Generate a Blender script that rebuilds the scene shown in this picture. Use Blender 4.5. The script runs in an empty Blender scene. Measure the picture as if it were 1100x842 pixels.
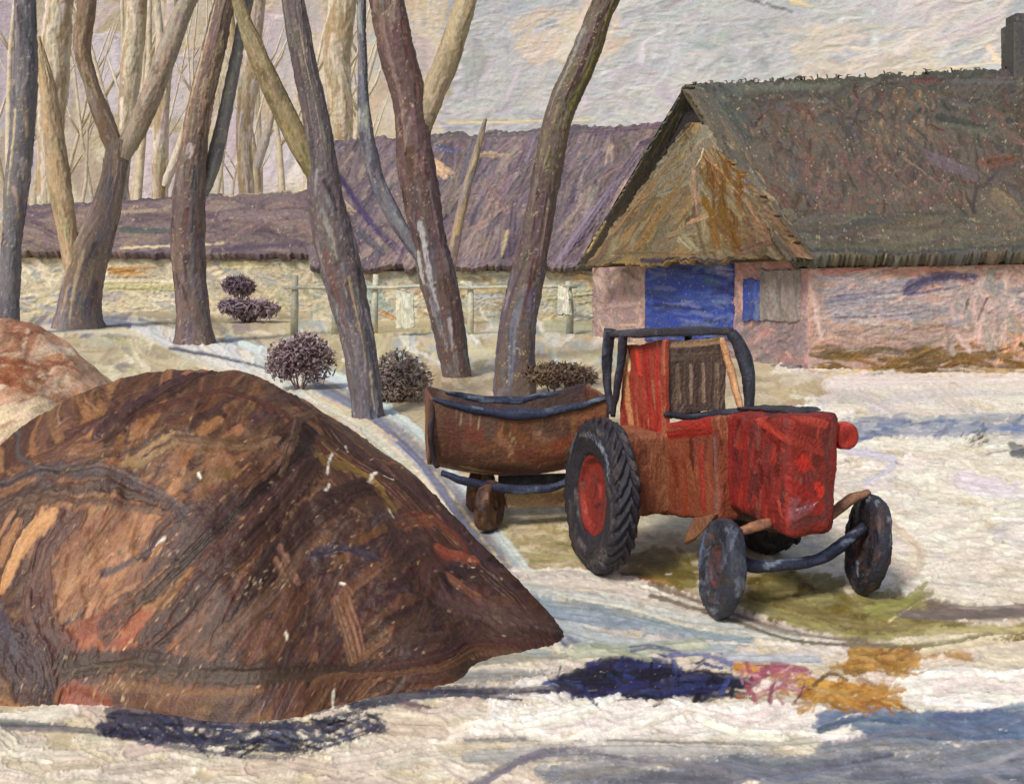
import bpy, bmesh, math, random
import numpy as np
from mathutils import Vector, Matrix
SC = bpy.context.scene
COL = SC.collection
RNG = np.random.RandomState(7)
random.seed(7)
R = math.radians

# ------------------------------------------------------------------ camera model
F, EYE, CX, HY = 1180.0, 3.3, 550.0, 275.0
def P(x, y, Y): return np.array([(x-CX)/F*Y, Y, EYE-(y-HY)/F*Y])
def GY(y, z=0.0): return F*(EYE-z)/(y-HY)
def G(x, y, z=0.0): return P(x, y, GY(y, z))
def proj(p):
    p = np.asarray(p, dtype=float)
    Y = np.maximum(p[..., 1], .3)
    return CX+p[..., 0]/Y*F, HY-(p[..., 2]-EYE)/Y*F
def lin(c):
    c = np.asarray(c, dtype=float)/255.0
    return np.where(c <= .04045, c/12.92, ((c+.055)/1.055)**2.4)

# ------------------------------------------------------------------ noise helpers
def smooth_noise(h, w, cell, rng=RNG):
    gh, gw = int(h/cell)+3, int(w/cell)+3
    g = rng.rand(gh, gw)
    y = np.arange(h)/cell; x = np.arange(w)/cell
    iy = y.astype(int); ix = x.astype(int)
    fy = y-iy; fx = x-ix
    fy = (fy*fy*(3-2*fy))[:, None]; fx = (fx*fx*(3-2*fx))[None, :]
    a = g[iy][:, ix]; b = g[iy][:, ix+1]; c = g[iy+1][:, ix]; d = g[iy+1][:, ix+1]
    return (a*(1-fx)+b*fx)*(1-fy)+(c*(1-fx)+d*fx)*fy

def catmull(pts, step):
    p = np.asarray(pts, dtype=float)
    if len(p) < 3:
        n = max(2, int(np.linalg.norm(p[-1]-p[0])/step)+1)
        n = min(n, 4)
        t = np.linspace(0, 1, n)[:, None]
        return p[0]*(1-t)+p[-1]*t
    q = np.vstack([2*p[0]-p[1], p, 2*p[-1]-p[-2]])
    out = []
    for i in range(len(p)-1):
        a, b, c, d = q[i], q[i+1], q[i+2], q[i+3]
        n = max(1, int(np.linalg.norm((c-b)[:2] if step > 0 else (c-b))/abs(step)))
        for k in range(n):
            t = k/n
            out.append(.5*((2*b)+(-a+c)*t+(2*a-5*b+4*c-d)*t*t+(-a+3*b-3*c+d)*t**3))
    out.append(p[-1])
    return np.array(out)

TAB = RNG.rand(64, 256)
def tab1(row, v):
    i = np.floor(v).astype(int); f = v-i; f = f*f*(3-2*f)
    r = TAB[row % 64]
    return r[i & 255]*(1-f)+r[(i+1) & 255]*f

# ------------------------------------------------------------------ the brush
class Canvas:
    """colour and relief of a surface, laid down one bristle stroke at a time"""
    def __init__(s, h, w, base, cells_per_px=1.0, seed=1, wrap=False):
        s.h, s.w, s.k = h, w, cells_per_px
        s.rng = np.random.RandomState(seed)
        s.c = np.zeros((h, w, 3))+lin(base)
        s.z = np.zeros((h, w))
        s.weave = .5*smooth_noise(h, w, 2.3, s.rng)+.2*smooth_noise(h, w, 7, s.rng)+.3*s.rng.rand(h, w)
    def stroke(s, pts, w, col, op=.95, dry=.25, hgt=1.0, taper=.35, jit=8):
        """pts in (x=column, y=row) cells, w in cells"""
        rng = s.rng
        p = catmull(pts, max(4.0, w*1.0))
        lo = np.floor(p.min(0)-w*.6-1).astype(int); hi = np.ceil(p.max(0)+w*.6+2).astype(int)
        x0, y0 = max(lo[0], 0), max(lo[1], 0); x1, y1 = min(hi[0], s.w), min(hi[1], s.h)
        if x1-x0 < 1 or y1-y0 < 1: return
        yy, xx = np.mgrid[y0:y1, x0:x1].astype(float)
        bd = np.full(xx.shape, 1e9); sv = np.zeros(xx.shape); ss = np.zeros(xx.shape)
        acc = 0.
        for a, b in zip(p[:-1], p[1:]):
            ab = b-a; L = math.hypot(*ab)+1e-6; u = ab/L
            rx = xx-a[0]; ry = yy-a[1]
            t = np.clip(rx*u[0]+ry*u[1], 0, L)
            dx = rx-t*u[0]; dy = ry-t*u[1]
            d = np.sqrt(dx*dx+dy*dy)
            m = d < bd
            bd[m] = d[m]
            sv[m] = (rx*(-u[1])+ry*u[0])[m]
            ss[m] = (acc+t)[m]
            acc += L
        T = ss/acc
        half = w*.5*(1-taper*T*T)
        sgn = np.where(sv < 0, -1, 1)
        v = sgn*bd/half
        nb = max(2.5, w/2.0); r1, r2 = rng.randint(64), rng.randint(64)
        off = rng.rand()*200
        br = tab1(r1, v*nb+off+ss/max(w*6, 20))*.65+tab1(r2, v*nb*.5+off+3+ss/max(w*3, 12))*.35
        edge = (1-np.abs(v)+.6*(tab1(r2, ss/2.6+off+5*(v > 0))-.5)+.2*(br-.5))*half/1.3
        a = np.clip(edge, 0, 1)
        wv = s.weave[y0:y1, x0:x1]
        th = dry*(.25+1.1*T)+.34*np.clip(np.abs(v)-.35, 0, 1)**1.3
        a *= np.clip((.5*br+.62*wv-th+.02)*5.5, 0, 1)*op
        col = np.asarray(col, float); col = col*.86+.14*(col.mean()+np.array([5, 0, -7]))
        cj = lin(np.clip(col+rng.randn(3)*jit*.3+rng.randn()*jit, 4, 250))
        cc = cj[None, None, :]*(1+.34*(br-.5))[..., None]
        a3 = a[..., None]
        s.c[y0:y1, x0:x1] = s.c[y0:y1, x0:x1]*(1-a3)+cc*a3
        hh = hgt*((br-.35)*1.1+.35*np.clip(np.abs(v), 0, 1)**3)
        s.z[y0:y1, x0:x1] = s.z[y0:y1, x0:x1]*(1-a)+(s.z[y0:y1, x0:x1]*.3+hh)*a
    def fill(s, box, pal, n, length, width, ang, spread=15, op=.9, dry=.25, hgt=.8, curve=.15, mask=None):
        """n random strokes with centres inside box (cells: x0,y0,x1,y1); ang degrees or function(x,y)"""
        x0, y0, x1, y1 = box
        k = s.k
        for i in range(n):
            x = s.rng.uniform(x0, x1); y = s.rng.uniform(y0, y1)
            if mask is not None and not mask(x, y): continue
            a = ang(x, y) if callable(ang) else ang
            a = R(a+s.rng.randn()*spread)
            L = length*k*s.rng.uniform(.5, 1.4); w = width*k*s.rng.uniform(.6, 1.4)
            d = np.array([math.cos(a), math.sin(a)]); nrm = np.array([-d[1], d[0]])
            c = np.array([x, y])
            if s.rng.rand() < .5: d = -d
            pts = [c-d*L/2, c+nrm*L*curve*s.rng.randn()*.5, c+d*L/2]
            col = pal[s.rng.randint(len(pal))]
            s.stroke(pts, w, col, op, dry, hgt)

# ------------------------------------------------------------------ materials
def paint_mat(name, px=.01, rough=.5, spec=.35, bump=.5, stretch=(1, 1, 1), col=None, grit=.24):
    """oily surface: colour from the strokes, fine canvas grain and bristle relief from noise; px = metres per grain"""
    m = bpy.data.materials.new(name); m.use_nodes = True
    nt = m.node_tree; N = nt.nodes; L = nt.links
    b = N['Principled BSDF']
    b.inputs['Roughness'].default_value = rough
    b.inputs['Specular IOR Level'].default_value = spec
    tc = N.new('ShaderNodeTexCoord')
    mp = N.new('ShaderNodeMapping'); mp.inputs['Scale'].default_value = stretch
    L.new(tc.outputs['Object'], mp.inputs['Vector'])
    n1 = N.new('ShaderNodeTexNoise'); n1.inputs['Scale'].default_value = .42/px; n1.inputs['Detail'].default_value = 3; n1.inputs['Roughness'].default_value = .65
    L.new(mp.outputs['Vector'], n1.inputs['Vector'])
    n2 = N.new('ShaderNodeTexNoise'); n2.inputs['Scale'].default_value = .09/px; n2.inputs['Detail'].default_value = 4
    L.new(mp.outputs['Vector'], n2.inputs['Vector'])
    if col is None:
        at = N.new('ShaderNodeAttribute'); at.attribute_name = 'Col'; src = at.outputs['Color']
    else:
        rp = N.new('ShaderNodeValToRGB')
        el = rp.color_ramp.elements
        cs = col
        el[0].position = .32; el[0].color = (*lin(cs[0]), 1)
        el[1].position = .68; el[1].color = (*lin(cs[-1]), 1)
        for i, c in enumerate(cs[1:-1]):
            e = el.new(.32+.36*(i+1)/(len(cs)-1)); e.color = (*lin(c), 1)
        L.new(n2.outputs['Fac'], rp.inputs['Fac']); src = rp.outputs['Color']
    mr = N.new('ShaderNodeMapRange'); mr.inputs['From Min'].default_value = .3; mr.inputs['From Max'].default_value = .7
    mr.inputs['To Min'].default_value = 1-grit; mr.inputs['To Max'].default_value = 1+grit
    L.new(n1.outputs['Fac'], mr.inputs['Value'])
    mx = N.new('ShaderNodeVectorMath'); mx.operation = 'SCALE'
    L.new(src, mx.inputs[0]); L.new(mr.outputs['Result'], mx.inputs['Scale'])
    L.new(mx.outputs['Vector'], b.inputs['Base Color'])
    bp = N.new('ShaderNodeBump'); bp.inputs['Strength'].default_value = bump; bp.inputs['Distance'].default_value = px*1.1
    L.new(n1.outputs['Fac'], bp.inputs['Height']); L.new(bp.outputs['Normal'], b.inputs['Normal'])
    return m

# ------------------------------------------------------------------ object helpers
def link(o, parent=None):
    COL.objects.link(o)
    if parent is not None: o.parent = parent
    return o
def tag(o, label=None, cat=None, group=None, kind=None):
    if label: o['label'] = label
    if cat: o['category'] = cat
    if group: o['group'] = group
    if kind: o['kind'] = kind
    return o
def empty(name, loc, rz=0.):
    o = bpy.data.objects.new(name, None); o.location = loc; o.rotation_euler = (0, 0, rz)
    return link(o)
def mesh_np(name, V, Q, C=None, mat=None, parent=None, smooth=True, tris=None):
    me = bpy.data.meshes.new(name)
    V = np.asarray(V, dtype=np.float32); Q = np.asarray(Q, dtype=np.int32).reshape(-1, 4)
    T = np.asarray(tris if tris is not None else [], dtype=np.int32).reshape(-1, 3)
    me.vertices.add(len(V)); me.vertices.foreach_set('co', V.ravel())
    nl = Q.size+T.size
    me.loops.add(nl); me.loops.foreach_set('vertex_index', np.concatenate([Q.ravel(), T.ravel()]))
    me.polygons.add(len(Q)+len(T))
    st = np.concatenate([np.arange(len(Q))*4, Q.size+np.arange(len(T))*3]).astype(np.int32)
    me.polygons.foreach_set('loop_start', st)
    me.polygons.foreach_set('use_smooth', np.full(len(Q)+len(T), smooth))
    me.update(calc_edges=True)
    if C is not None:
        ca = me.color_attributes.new('Col', 'FLOAT_COLOR', 'POINT')
        cc = np.ones((len(V), 4), dtype=np.float32); cc[:, :3] = np.clip(C, .004, .88)
        ca.data.foreach_set('color', cc.ravel())
    me.validate()
    o = bpy.data.objects.new(name, me)
    if mat: me.materials.append(mat)
    return link(o, parent)

def grid_normals(A, wrap=False):
    du = np.gradient(A, axis=1); dv = np.gradient(A, axis=0)
    if wrap:
        du = (np.roll(A, -1, 1)-np.roll(A, 1, 1))*.5
    n = np.cross(du, dv); l = np.linalg.norm(n, axis=2, keepdims=True)
    return n/np.maximum(l, 1e-12)

class Sheet:
    def __init__(s, A, base, cpp=.75, seed=1, wrap=False):
        s.A = A; s.h, s.w = A.shape[:2]; s.wrap = wrap
        s.cv = Canvas(s.h, s.w, base, cpp, seed)
        s.px, s.py = proj(A); s.speck = .74
        s.sub = max(1, int(min(s.h, s.w)/60)); 
    def loc(s, x, y, rows=None):
        r0, r1 = rows if rows else (0, s.h)
        st = 8
        if getattr(s, 'ck', None) != (r0, r1):
            s.ck = (r0, r1); s.cX = np.ascontiguousarray(s.px[r0:r1:st, ::st]); s.cY = np.ascontiguousarray(s.py[r0:r1:st, ::st])
        X, Y = s.cX, s.cY
        i = np.argmin((X-x)**2+(Y-y)**2); a, b = divmod(i, X.shape[1])
        a = r0+a*st; b *= st
        ya, yb = max(r0, a-9), min(r1, a+10); xa, xb = max(0, b-9), min(s.w, b+10)
        X = s.px[ya:yb, xa:xb]; Y = s.py[ya:yb, xa:xb]
        i = np.argmin((X-x)**2+(Y-y)**2); a, b = divmod(i, X.shape[1])
        return (xa+b, ya+a)
    def st(s, pts, w, col, op=.95, dry=.25, hgt=1., taper=.3, rows=None, jit=8):
        q = np.array([s.loc(x, y, rows) for x, y in pts], dtype=float)
        k = s.cv.k; hgt = hgt*min(1., .35+w/22)
        if w < 7 or w > 60:
            s.cv.stroke(q, w*k, col, op, dry, hgt, taper, jit); return
        for j in range(3 if w > 11 else 2):          # a loaded brush goes over the same place a few times
            off = s.cv.rng.randn(2)*w*k*.2
            wob = s.cv.rng.randn(*q.shape)*w*k*.12
            s.cv.stroke(q+off+wob, w*k*s.cv.rng.uniform(.55, .85), col, op*.8, dry+.06, hgt, taper, jit*1.1)
    def daubs(s, box, pal, n, length, width, ang, spread=15, rows=None, **k):
        """random strokes spread over a stretch of the surface given by two opposite corners"""
        x0, y0, x1, y1 = box
        op = k.get('op', .9); dry = k.get('dry', .25); hgt = k.get('hgt', .8); cur = k.get('curve', .15); mask = k.get('mask')
        rg = s.cv.rng
        for i in range(n):
            x = rg.uniform(x0, x1); y = rg.uniform(y0, y1)
            if mask and not mask(x, y): continue
            a = ang(x, y) if callable(ang) else ang
            a = R(a+rg.randn()*spread); L = length*rg.uniform(.5, 1.4); w = width*rg.uniform(.6, 1.4)
            dx, dy = math.cos(a), math.sin(a)
            if rg.rand() < .5: dx, dy = -dx, -dy
            o = L*cur*rg.randn()*.5
            s.st([(x-dx*L/2, y-dy*L/2), (x-dy*o, y+dx*o), (x+dx*L/2, y+dy*L/2)], w, pal[rg.randint(len(pal))], op, dry, hgt, rows=rows)
    def rag(s, top=0, bottom=0, left=0, right=0, depth=9, cell=2.2):
        """uneven edges, in metres"""
        A = s.A; h, w = s.h, s.w
        def n1(n): return smooth_noise(1, n, cell, s.cv.rng)[0]*.6+smooth_noise(1, n, cell*4, s.cv.rng)[0]*.8-.7
        up = A[0]-A[min(h-1, 12)]; up /= np.linalg.norm(up, axis=1, keepdims=True)
        dn = A[-1]-A[max(0, h-13)]; dn /= np.linalg.norm(dn, axis=1, keepdims=True)
        f = np.clip(1-np.arange(h)/depth, 0, 1)[:, None, None]
        A += f*up[None]*(n1(w)*top)[None, :, None]
        A += f[::-1]*dn[None]*(n1(w)*bottom)[None, :, None]
        lf = A[:, 0]-A[:, min(w-1, 12)]; lf /= np.linalg.norm(lf, axis=1, keepdims=True)
        rt = A[:, -1]-A[:, max(0, w-13)]; rt /= np.linalg.norm(rt, axis=1, keepdims=True)
        g = np.clip(1-np.arange(w)/depth, 0, 1)[None, :, None]
        A += g*lf[:, None]*(n1(h)*left)[:, None, None]
        A += g[:, ::-1]*rt[:, None]*(n1(h)*right)[:, None, None]
    def build(s, name, mat, relief, parent=None, thick=0., flip=False):
        A = s.A; h, w = s.h, s.w
        flip = not flip       # u runs right and v runs down, seen from outside
        n = grid_normals(A, s.wrap)
        if flip: n = -n
        rel = relief[..., None] if isinstance(relief, np.ndarray) else relief
        # bare canvas-coloured grit where the brush skipped
        sp = np.clip((s.cv.weave*.7+.3*s.cv.rng.rand(h, w)-s.speck)*9, 0, 1)[..., None]*.55
        s.cv.c = s.cv.c*(1-sp)+lin((206, 184, 140))*sp
        B = A+n*(s.cv.z[..., None]*rel)
        V = B.reshape(-1, 3); C = s.cv.c.reshape(-1, 3)
        idx = np.arange(h*w).reshape(h, w)
        if s.wrap: idx = np.hstack([idx, idx[:, :1]])
        Q = np.stack([idx[:-1, :-1], idx[:-1, 1:], idx[1:, 1:], idx[1:, :-1]], -1).reshape(-1, 4)
        if flip: Q = Q[:, ::-1]
        if thick:
            ring = np.concatenate([idx[0, :], idx[1:, -1], idx[-1, -2::-1], idx[-2:0:-1, 0]])
            nn = n.reshape(-1, 3)
            nav = nn.mean(0); nav /= np.linalg.norm(nav)
            VB = V[ring]-nav*thick
            base = len(V); k = len(ring)
            V = np.vstack([V, VB]); C = np.vstack([C, C[ring]*.9])
            j = np.arange(k); j2 = (j+1) % k
            sk = np.stack([ring[j2], ring[j], base+j, base+j2], -1)
            if flip: sk = sk[:, ::-1]
            c4 = [base, base+w-1, base+w-1+h-1, base+2*(w-1)+h-1]
            Q = np.vstack([Q, sk, [c4[::-1] if not flip else c4]])
        return mesh_np(name, V, Q, C, mat, parent)

def quad_grid(a, b, c, d, cell=1.35, hcells=None, wcells=None):
    """a,b top left/right, c,d bottom right/left in world; about one cell per `cell` pixels"""
    a, b, c, d = map(np.asarray, (a, b, c, d))
    q = [np.array(proj(p)) for p in (a, b, c, d)]
    w = wcells or int(max(np.linalg.norm(q[0]-q[1]), np.linalg.norm(q[2]-q[3]))/cell)+3
    h = hcells or int(max(np.linalg.norm(q[0]-q[3]), np.linalg.norm(q[1]-q[2]))/cell)+3
    w = min(w, 900)
    u = np.linspace(0, 1, w)[None, :, None]; v = np.linspace(0, 1, h)[:, None, None]
    return (a*(1-u)+b*u)*(1-v)+(d*(1-u)+c*u)*v

# dense small meshes painted in 3D ---------------------------------------
def densify(bm, cell):
    for _ in range(8):
        e = [x for x in bm.edges if x.calc_length() > cell]
        if not e: break
        bmesh.ops.subdivide_edges(bm, edges=e, cuts=1, use_grid_fill=True)
        if len(bm.verts) > 60000: break
def paint3d(bm, pal, n, length, width, dirv, rng, relief=.003, extra=(), jit=8, base=None):
    bmesh.ops.recalc_face_normals(bm, faces=bm.faces[:]); bm.normal_update()
    V = np.array([v.co[:] for v in bm.verts]); Nn = np.array([v.normal[:] for v in bm.verts])
    C = np.zeros_like(V)+lin(base if base is not None else pal[0]); Z = np.zeros(len(V))
    rnd = rng.rand(len(V))
    jobs = []
    for i in range(n):
        k = rng.randint(len(V)); p = V[k]; nr = Nn[k]
        d = np.array(dirv(p, nr) if callable(dirv) else dirv, dtype=float)+rng.randn(3)*.18
        d -= nr*d.dot(nr); ln = np.linalg.norm(d)
        if ln < .2:
            d = np.cross(nr, [.3, .5, .8]); ln = np.linalg.norm(d)
        d /= ln
        L = length*rng.uniform(.5, 1.4)
        jobs.append((p-d*L/2, p+d*L/2, nr, width*rng.uniform(.6, 1.4), pal[rng.randint(len(pal))], .95, .3))
    for (a, b, nr, w, c, op, dry) in jobs+list(extra):
        a = np.asarray(a, float); b = np.asarray(b, float); nr = np.asarray(nr, float)
        ab = b-a; L = np.linalg.norm(ab)+1e-9; u = ab/L
        r = V-a; t = np.clip(r@u, 0, L); dd = r-t[:, None]*u
        dist = np.linalg.norm(dd, axis=1)
        m = (dist < w*.55) & (Nn@nr > .25)
        if not m.any(): continue
        side = np.cross(nr, u); v = (r[m]@side)/(w/2); T = t[m]/L
        nb = max(3, w/.02); r1 = rng.randint(64); off = rng.rand()*100
        br = tab1(r1, v*nb+off+T*2)
        al = np.clip((1-dist[m]/(w/2)+.3*(br-.5))*5, 0, 1)*np.clip((.6*br+.4*rnd[m]-dry*(.2+T)+.15)*6, 0, 1)*op
        cj = lin(np.clip(np.asarray(c)+rng.randn()*jit, 3, 252))
        C[m] = C[m]*(1-al[:, None])+cj*(1+.3*(br-.5))[:, None]*al[:, None]
        Z[m] = Z[m]*(1-al)+(br-.3)*al
    for i, v in enumerate(bm.verts): v.co += v.normal*float(Z[i]*relief)
    return C
from mathutils import noise as mnoise
def wonk(bm, amt, sc):
    for v in bm.verts:
        q = v.co*sc
        v.co += mnoise.noise_vector(q)*amt
def bm_obj(name, bm, mat, parent=None, C=None, smooth=True):
    if parent is not None and C is not None and parent.name.split('.')[0] in ('tractor', 'trailer', 'wheel'): wonk(bm, .020, 3.5); wonk(bm, .006, 14)
    me = bpy.data.meshes.new(name); bm.to_mesh(me); bm.free()
    me.materials.append(mat)
    for p in me.polygons: p.use_smooth = smooth
    if C is not None:
        ca = me.color_attributes.new('Col', 'FLOAT_COLOR', 'POINT')
        cc = np.ones((len(C), 4), dtype=np.float32); cc[:, :3] = np.clip(C, .004, .88)
        ca.data.foreach_set('color', cc.ravel())
    return link(bpy.data.objects.new(name, me), parent)
def bm_box(bm, lo, hi, bev=0., M=None):
    r = bmesh.ops.create_cube(bm, size=1)
    lo = Vector(lo); hi = Vector(hi)
    for v in r['verts']:
        v.co = Vector(((v.co.x+.5)*(hi.x-lo.x)+lo.x, (v.co.y+.5)*(hi.y-lo.y)+lo.y, (v.co.z+.5)*(hi.z-lo.z)+lo.z))
        if M: v.co = M @ v.co
    if bev:
        es = set(e for v in r['verts'] for e in v.link_edges)
        bmesh.ops.bevel(bm, geom=list(es), offset=bev, segments=3, affect='EDGES', profile=.6)
def bm_hexa(bm, pts, bev=0.):
    """8 points: bottom ring of four then top ring of four"""
    vs = [bm.verts.new(Vector(p)) for p in pts]
    fs = [(3, 2, 1, 0), (4, 5, 6, 7), (0, 1, 5, 4), (1, 2, 6, 5), (2, 3, 7, 6), (3, 0, 4, 7)]
    ff = [bm.faces.new([vs[i] for i in f]) for f in fs]
    if bev:
        es = set(e for f in ff for e in f.edges)
        bmesh.ops.bevel(bm, geom=list(es), offset=bev, segments=3, affect='EDGES', profile=.6)
def bm_tube(bm, pts, rad, seg=12, caps=True, rng=None, wob=0.):
    pts = [Vector(p) for p in pts]; rings = []
    if not isinstance(rad, (list, tuple)): rad = [rad]*len(pts)
    pv = None
    for i, p in enumerate(pts):
        t = (pts[min(i+1, len(pts)-1)]-pts[max(i-1, 0)]).normalized()
        if pv is None: pv = t.orthogonal().normalized()
        a = (pv-t*pv.dot(t)).normalized(); b = t.cross(a); pv = a
        rr = []
        for k in range(seg):
            th = 2*math.pi*k/seg; r = rad[i]*(1+(rng.uniform(-wob, wob) if rng else 0))
            rr.append(bm.verts.new(p+a*math.cos(th)*r+b*math.sin(th)*r))
        rings.append(rr)
    for a, b in zip(rings[:-1], rings[1:]):
        for k in range(seg): bm.faces.new([a[k], a[(k+1) % seg], b[(k+1) % seg], b[k]])
    if caps:
        bm.faces.new(rings[0][::-1]); bm.faces.new(rings[-1])
def bm_lathe(bm, prof, seg, axis='y', c=(0, 0, 0), closed=False):
    """profile (radius, offset along axis)"""
    rings = []
    for k in range(seg):
        th = 2*math.pi*k/seg; ring = []
        for r, o in prof:
            ring.append(bm.verts.new((c[0]+math.cos(th)*r, c[1]+o, c[2]+math.sin(th)*r)))
        rings.append(ring)
    for k in range(seg):
        a, b = rings[k], rings[(k+1) % seg]
        m = len(prof)
        for j in range(m if closed else m-1):
            j2 = (j+1) % m
            bm.faces.new([a[j], a[j2], b[j2], b[j]])
    if not closed:
        for j in (0, -1):
            if prof[j][0] > 1e-4:
                bm.faces.new([r[j] for r in rings])

# ================================================================== GROUND
NR, NCOL = 560, 1280
def ground_sheet():
    ys = np.concatenate([np.linspace(286, 300, 8)[:-1], np.linspace(300, 900, 452), np.linspace(905, 1500, 60)])
    Y = F*EYE/(ys-HY)
    Y = np.concatenate([Y, np.linspace(Y[-1]-.3, -25, 40)])
    t = np.linspace(-1, 1, NCOL)
    # finer where the yard is, coarser out to the sides
    s = np.where(np.abs(t) < .8, t/.8*.62, np.sign(t)*(.62+(np.abs(t)-.8)*9))
    Wd = np.maximum(Y, 2.6)
    X = s[None, :]*Wd[:, None]
    Z = np.zeros_like(X)
    # soft humps and ruts
    Z += .02*np.sin(X*1.3+Y[:, None]*.9)*np.clip(30-Y, 0, 30)[:, None]/30
    A = np.stack([X, np.repeat(Y[:, None], NCOL, 1), Z], -1)
    return Sheet(A, (205, 189, 155), cpp=.76, seed=3)
g = ground_sheet(); g.speck = .8
SNOW = [(228, 217, 194), (218, 205, 186), (236, 227, 206), (210, 200, 192), (222, 208, 180), (234, 224, 202)]
CREAM = [(212, 197, 168), (204, 187, 156), (222, 208, 182), (208, 190, 170)]
TAN = [(192, 171, 130), (182, 160, 120), (202, 184, 148), (188, 168, 134), (208, 194, 164)]
YARD = [(202, 184, 138), (190, 170, 122), (214, 200, 160), (176, 162, 126), (184, 178, 148), (168, 146, 112)]
g.daubs((-150, 300, 1250, 420), YARD, 700, 36, 9, 2, 10)
g.daubs((350, 400, 1250, 720), TAN, 800, 44, 13, 4, 14)
g.daubs((-250, 650, 1300, 900), CREAM+[(220, 206, 182), (228, 215, 192), (214, 197, 176)], 760, 80, 18, 3, 10, hgt=1.3)
g.daubs((870, 398, 1300, 650), SNOW+[(238, 229, 208)], 760, 60, 14, 3, 12, hgt=1.7)
g.daubs((-200, 300, 130, 350), [(210, 196, 150), (150, 146, 150), (205, 188, 150), (120, 118, 125)], 90, 40, 9, -30, 12)
g.daubs((-500, 900, 1600, 1500), CREAM, 300, 160, 40, 2, 8)
g.daubs((300, 296, 660, 400), [(214, 212, 196), (178, 184, 170), (200, 192, 150), (224, 218, 200), (186, 168, 124), (164, 172, 166)], 330, 20, 9, 20, 50, dry=.35)
g.daubs((120, 300, 300, 400), [(214, 204, 164), (196, 184, 138), (176, 160, 128), (224, 214, 180), (150, 138, 128)], 160, 24, 9, 8, 30, dry=.35)
g.daubs((420, 400, 640, 600), [(206, 188, 146), (186, 164, 124), (160, 138, 104), (216, 202, 170)], 160, 22, 9, 30, 50, dry=.4)
# yard colour notes
for p, w, c in [([(120, 297), (165, 294)], 14, (196, 152, 92)), ([(118, 320), (190, 322)], 18, (188, 180, 120)), ([(230, 300), (300, 296)], 12, (222, 206, 160)),
                ([(150, 335), (210, 342), (240, 355)], 12, (160, 146, 120)), ([(340, 330), (420, 345)], 22, (186, 186, 160)), ([(400, 355), (470, 350)], 20, (196, 182, 130)),
                ([(600, 345), (650, 350)], 22, (176, 172, 140)), ([(490, 380), (545, 378)], 16, (220, 206, 164)), ([(0, 320), (40, 302), (75, 290)], 12, (138, 138, 146)),
                ([(0, 300), (50, 285)], 9, (220, 206, 160)), ([(0, 338), (60, 330)], 12, (216, 202, 160)), ([(190, 372), (245, 366)], 12, (120, 106, 100)),
                ([(545, 402), (575, 398), (640, 396)], 12, (176, 156, 110))]:
    g.st(p, w, c)
# ground about trailer
g.daubs((500, 560, 640, 612), [(150, 140, 90), (168, 154, 100), (186, 172, 120)], 26, 46, 8, 4, 8)
g.st([(545, 552), (600, 556)], 16, (226, 214, 186)); g.st([(520, 575), (560, 570)], 3, (150, 176, 160))
g.daubs((470, 500, 590, 570), [(208, 190, 146), (198, 180, 136)], 20, 26, 10, 50)
# near strip under the heap toe
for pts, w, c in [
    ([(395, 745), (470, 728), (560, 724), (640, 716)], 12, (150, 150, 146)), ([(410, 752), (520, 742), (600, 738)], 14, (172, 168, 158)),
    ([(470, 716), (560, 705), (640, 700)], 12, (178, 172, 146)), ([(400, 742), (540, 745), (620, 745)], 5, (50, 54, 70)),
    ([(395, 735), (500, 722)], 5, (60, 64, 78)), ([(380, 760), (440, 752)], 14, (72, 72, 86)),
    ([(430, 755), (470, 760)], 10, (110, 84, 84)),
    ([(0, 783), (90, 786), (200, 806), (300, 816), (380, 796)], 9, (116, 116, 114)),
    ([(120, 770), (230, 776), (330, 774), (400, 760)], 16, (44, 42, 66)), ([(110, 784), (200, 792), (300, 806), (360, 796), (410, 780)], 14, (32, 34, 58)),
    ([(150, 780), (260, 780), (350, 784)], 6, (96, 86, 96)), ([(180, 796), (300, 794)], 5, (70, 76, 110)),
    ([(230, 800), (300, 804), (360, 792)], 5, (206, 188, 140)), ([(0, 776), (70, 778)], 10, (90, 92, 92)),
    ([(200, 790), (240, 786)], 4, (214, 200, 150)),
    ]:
    g.st(pts, w, c, taper=.2, dry=.35)
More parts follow.
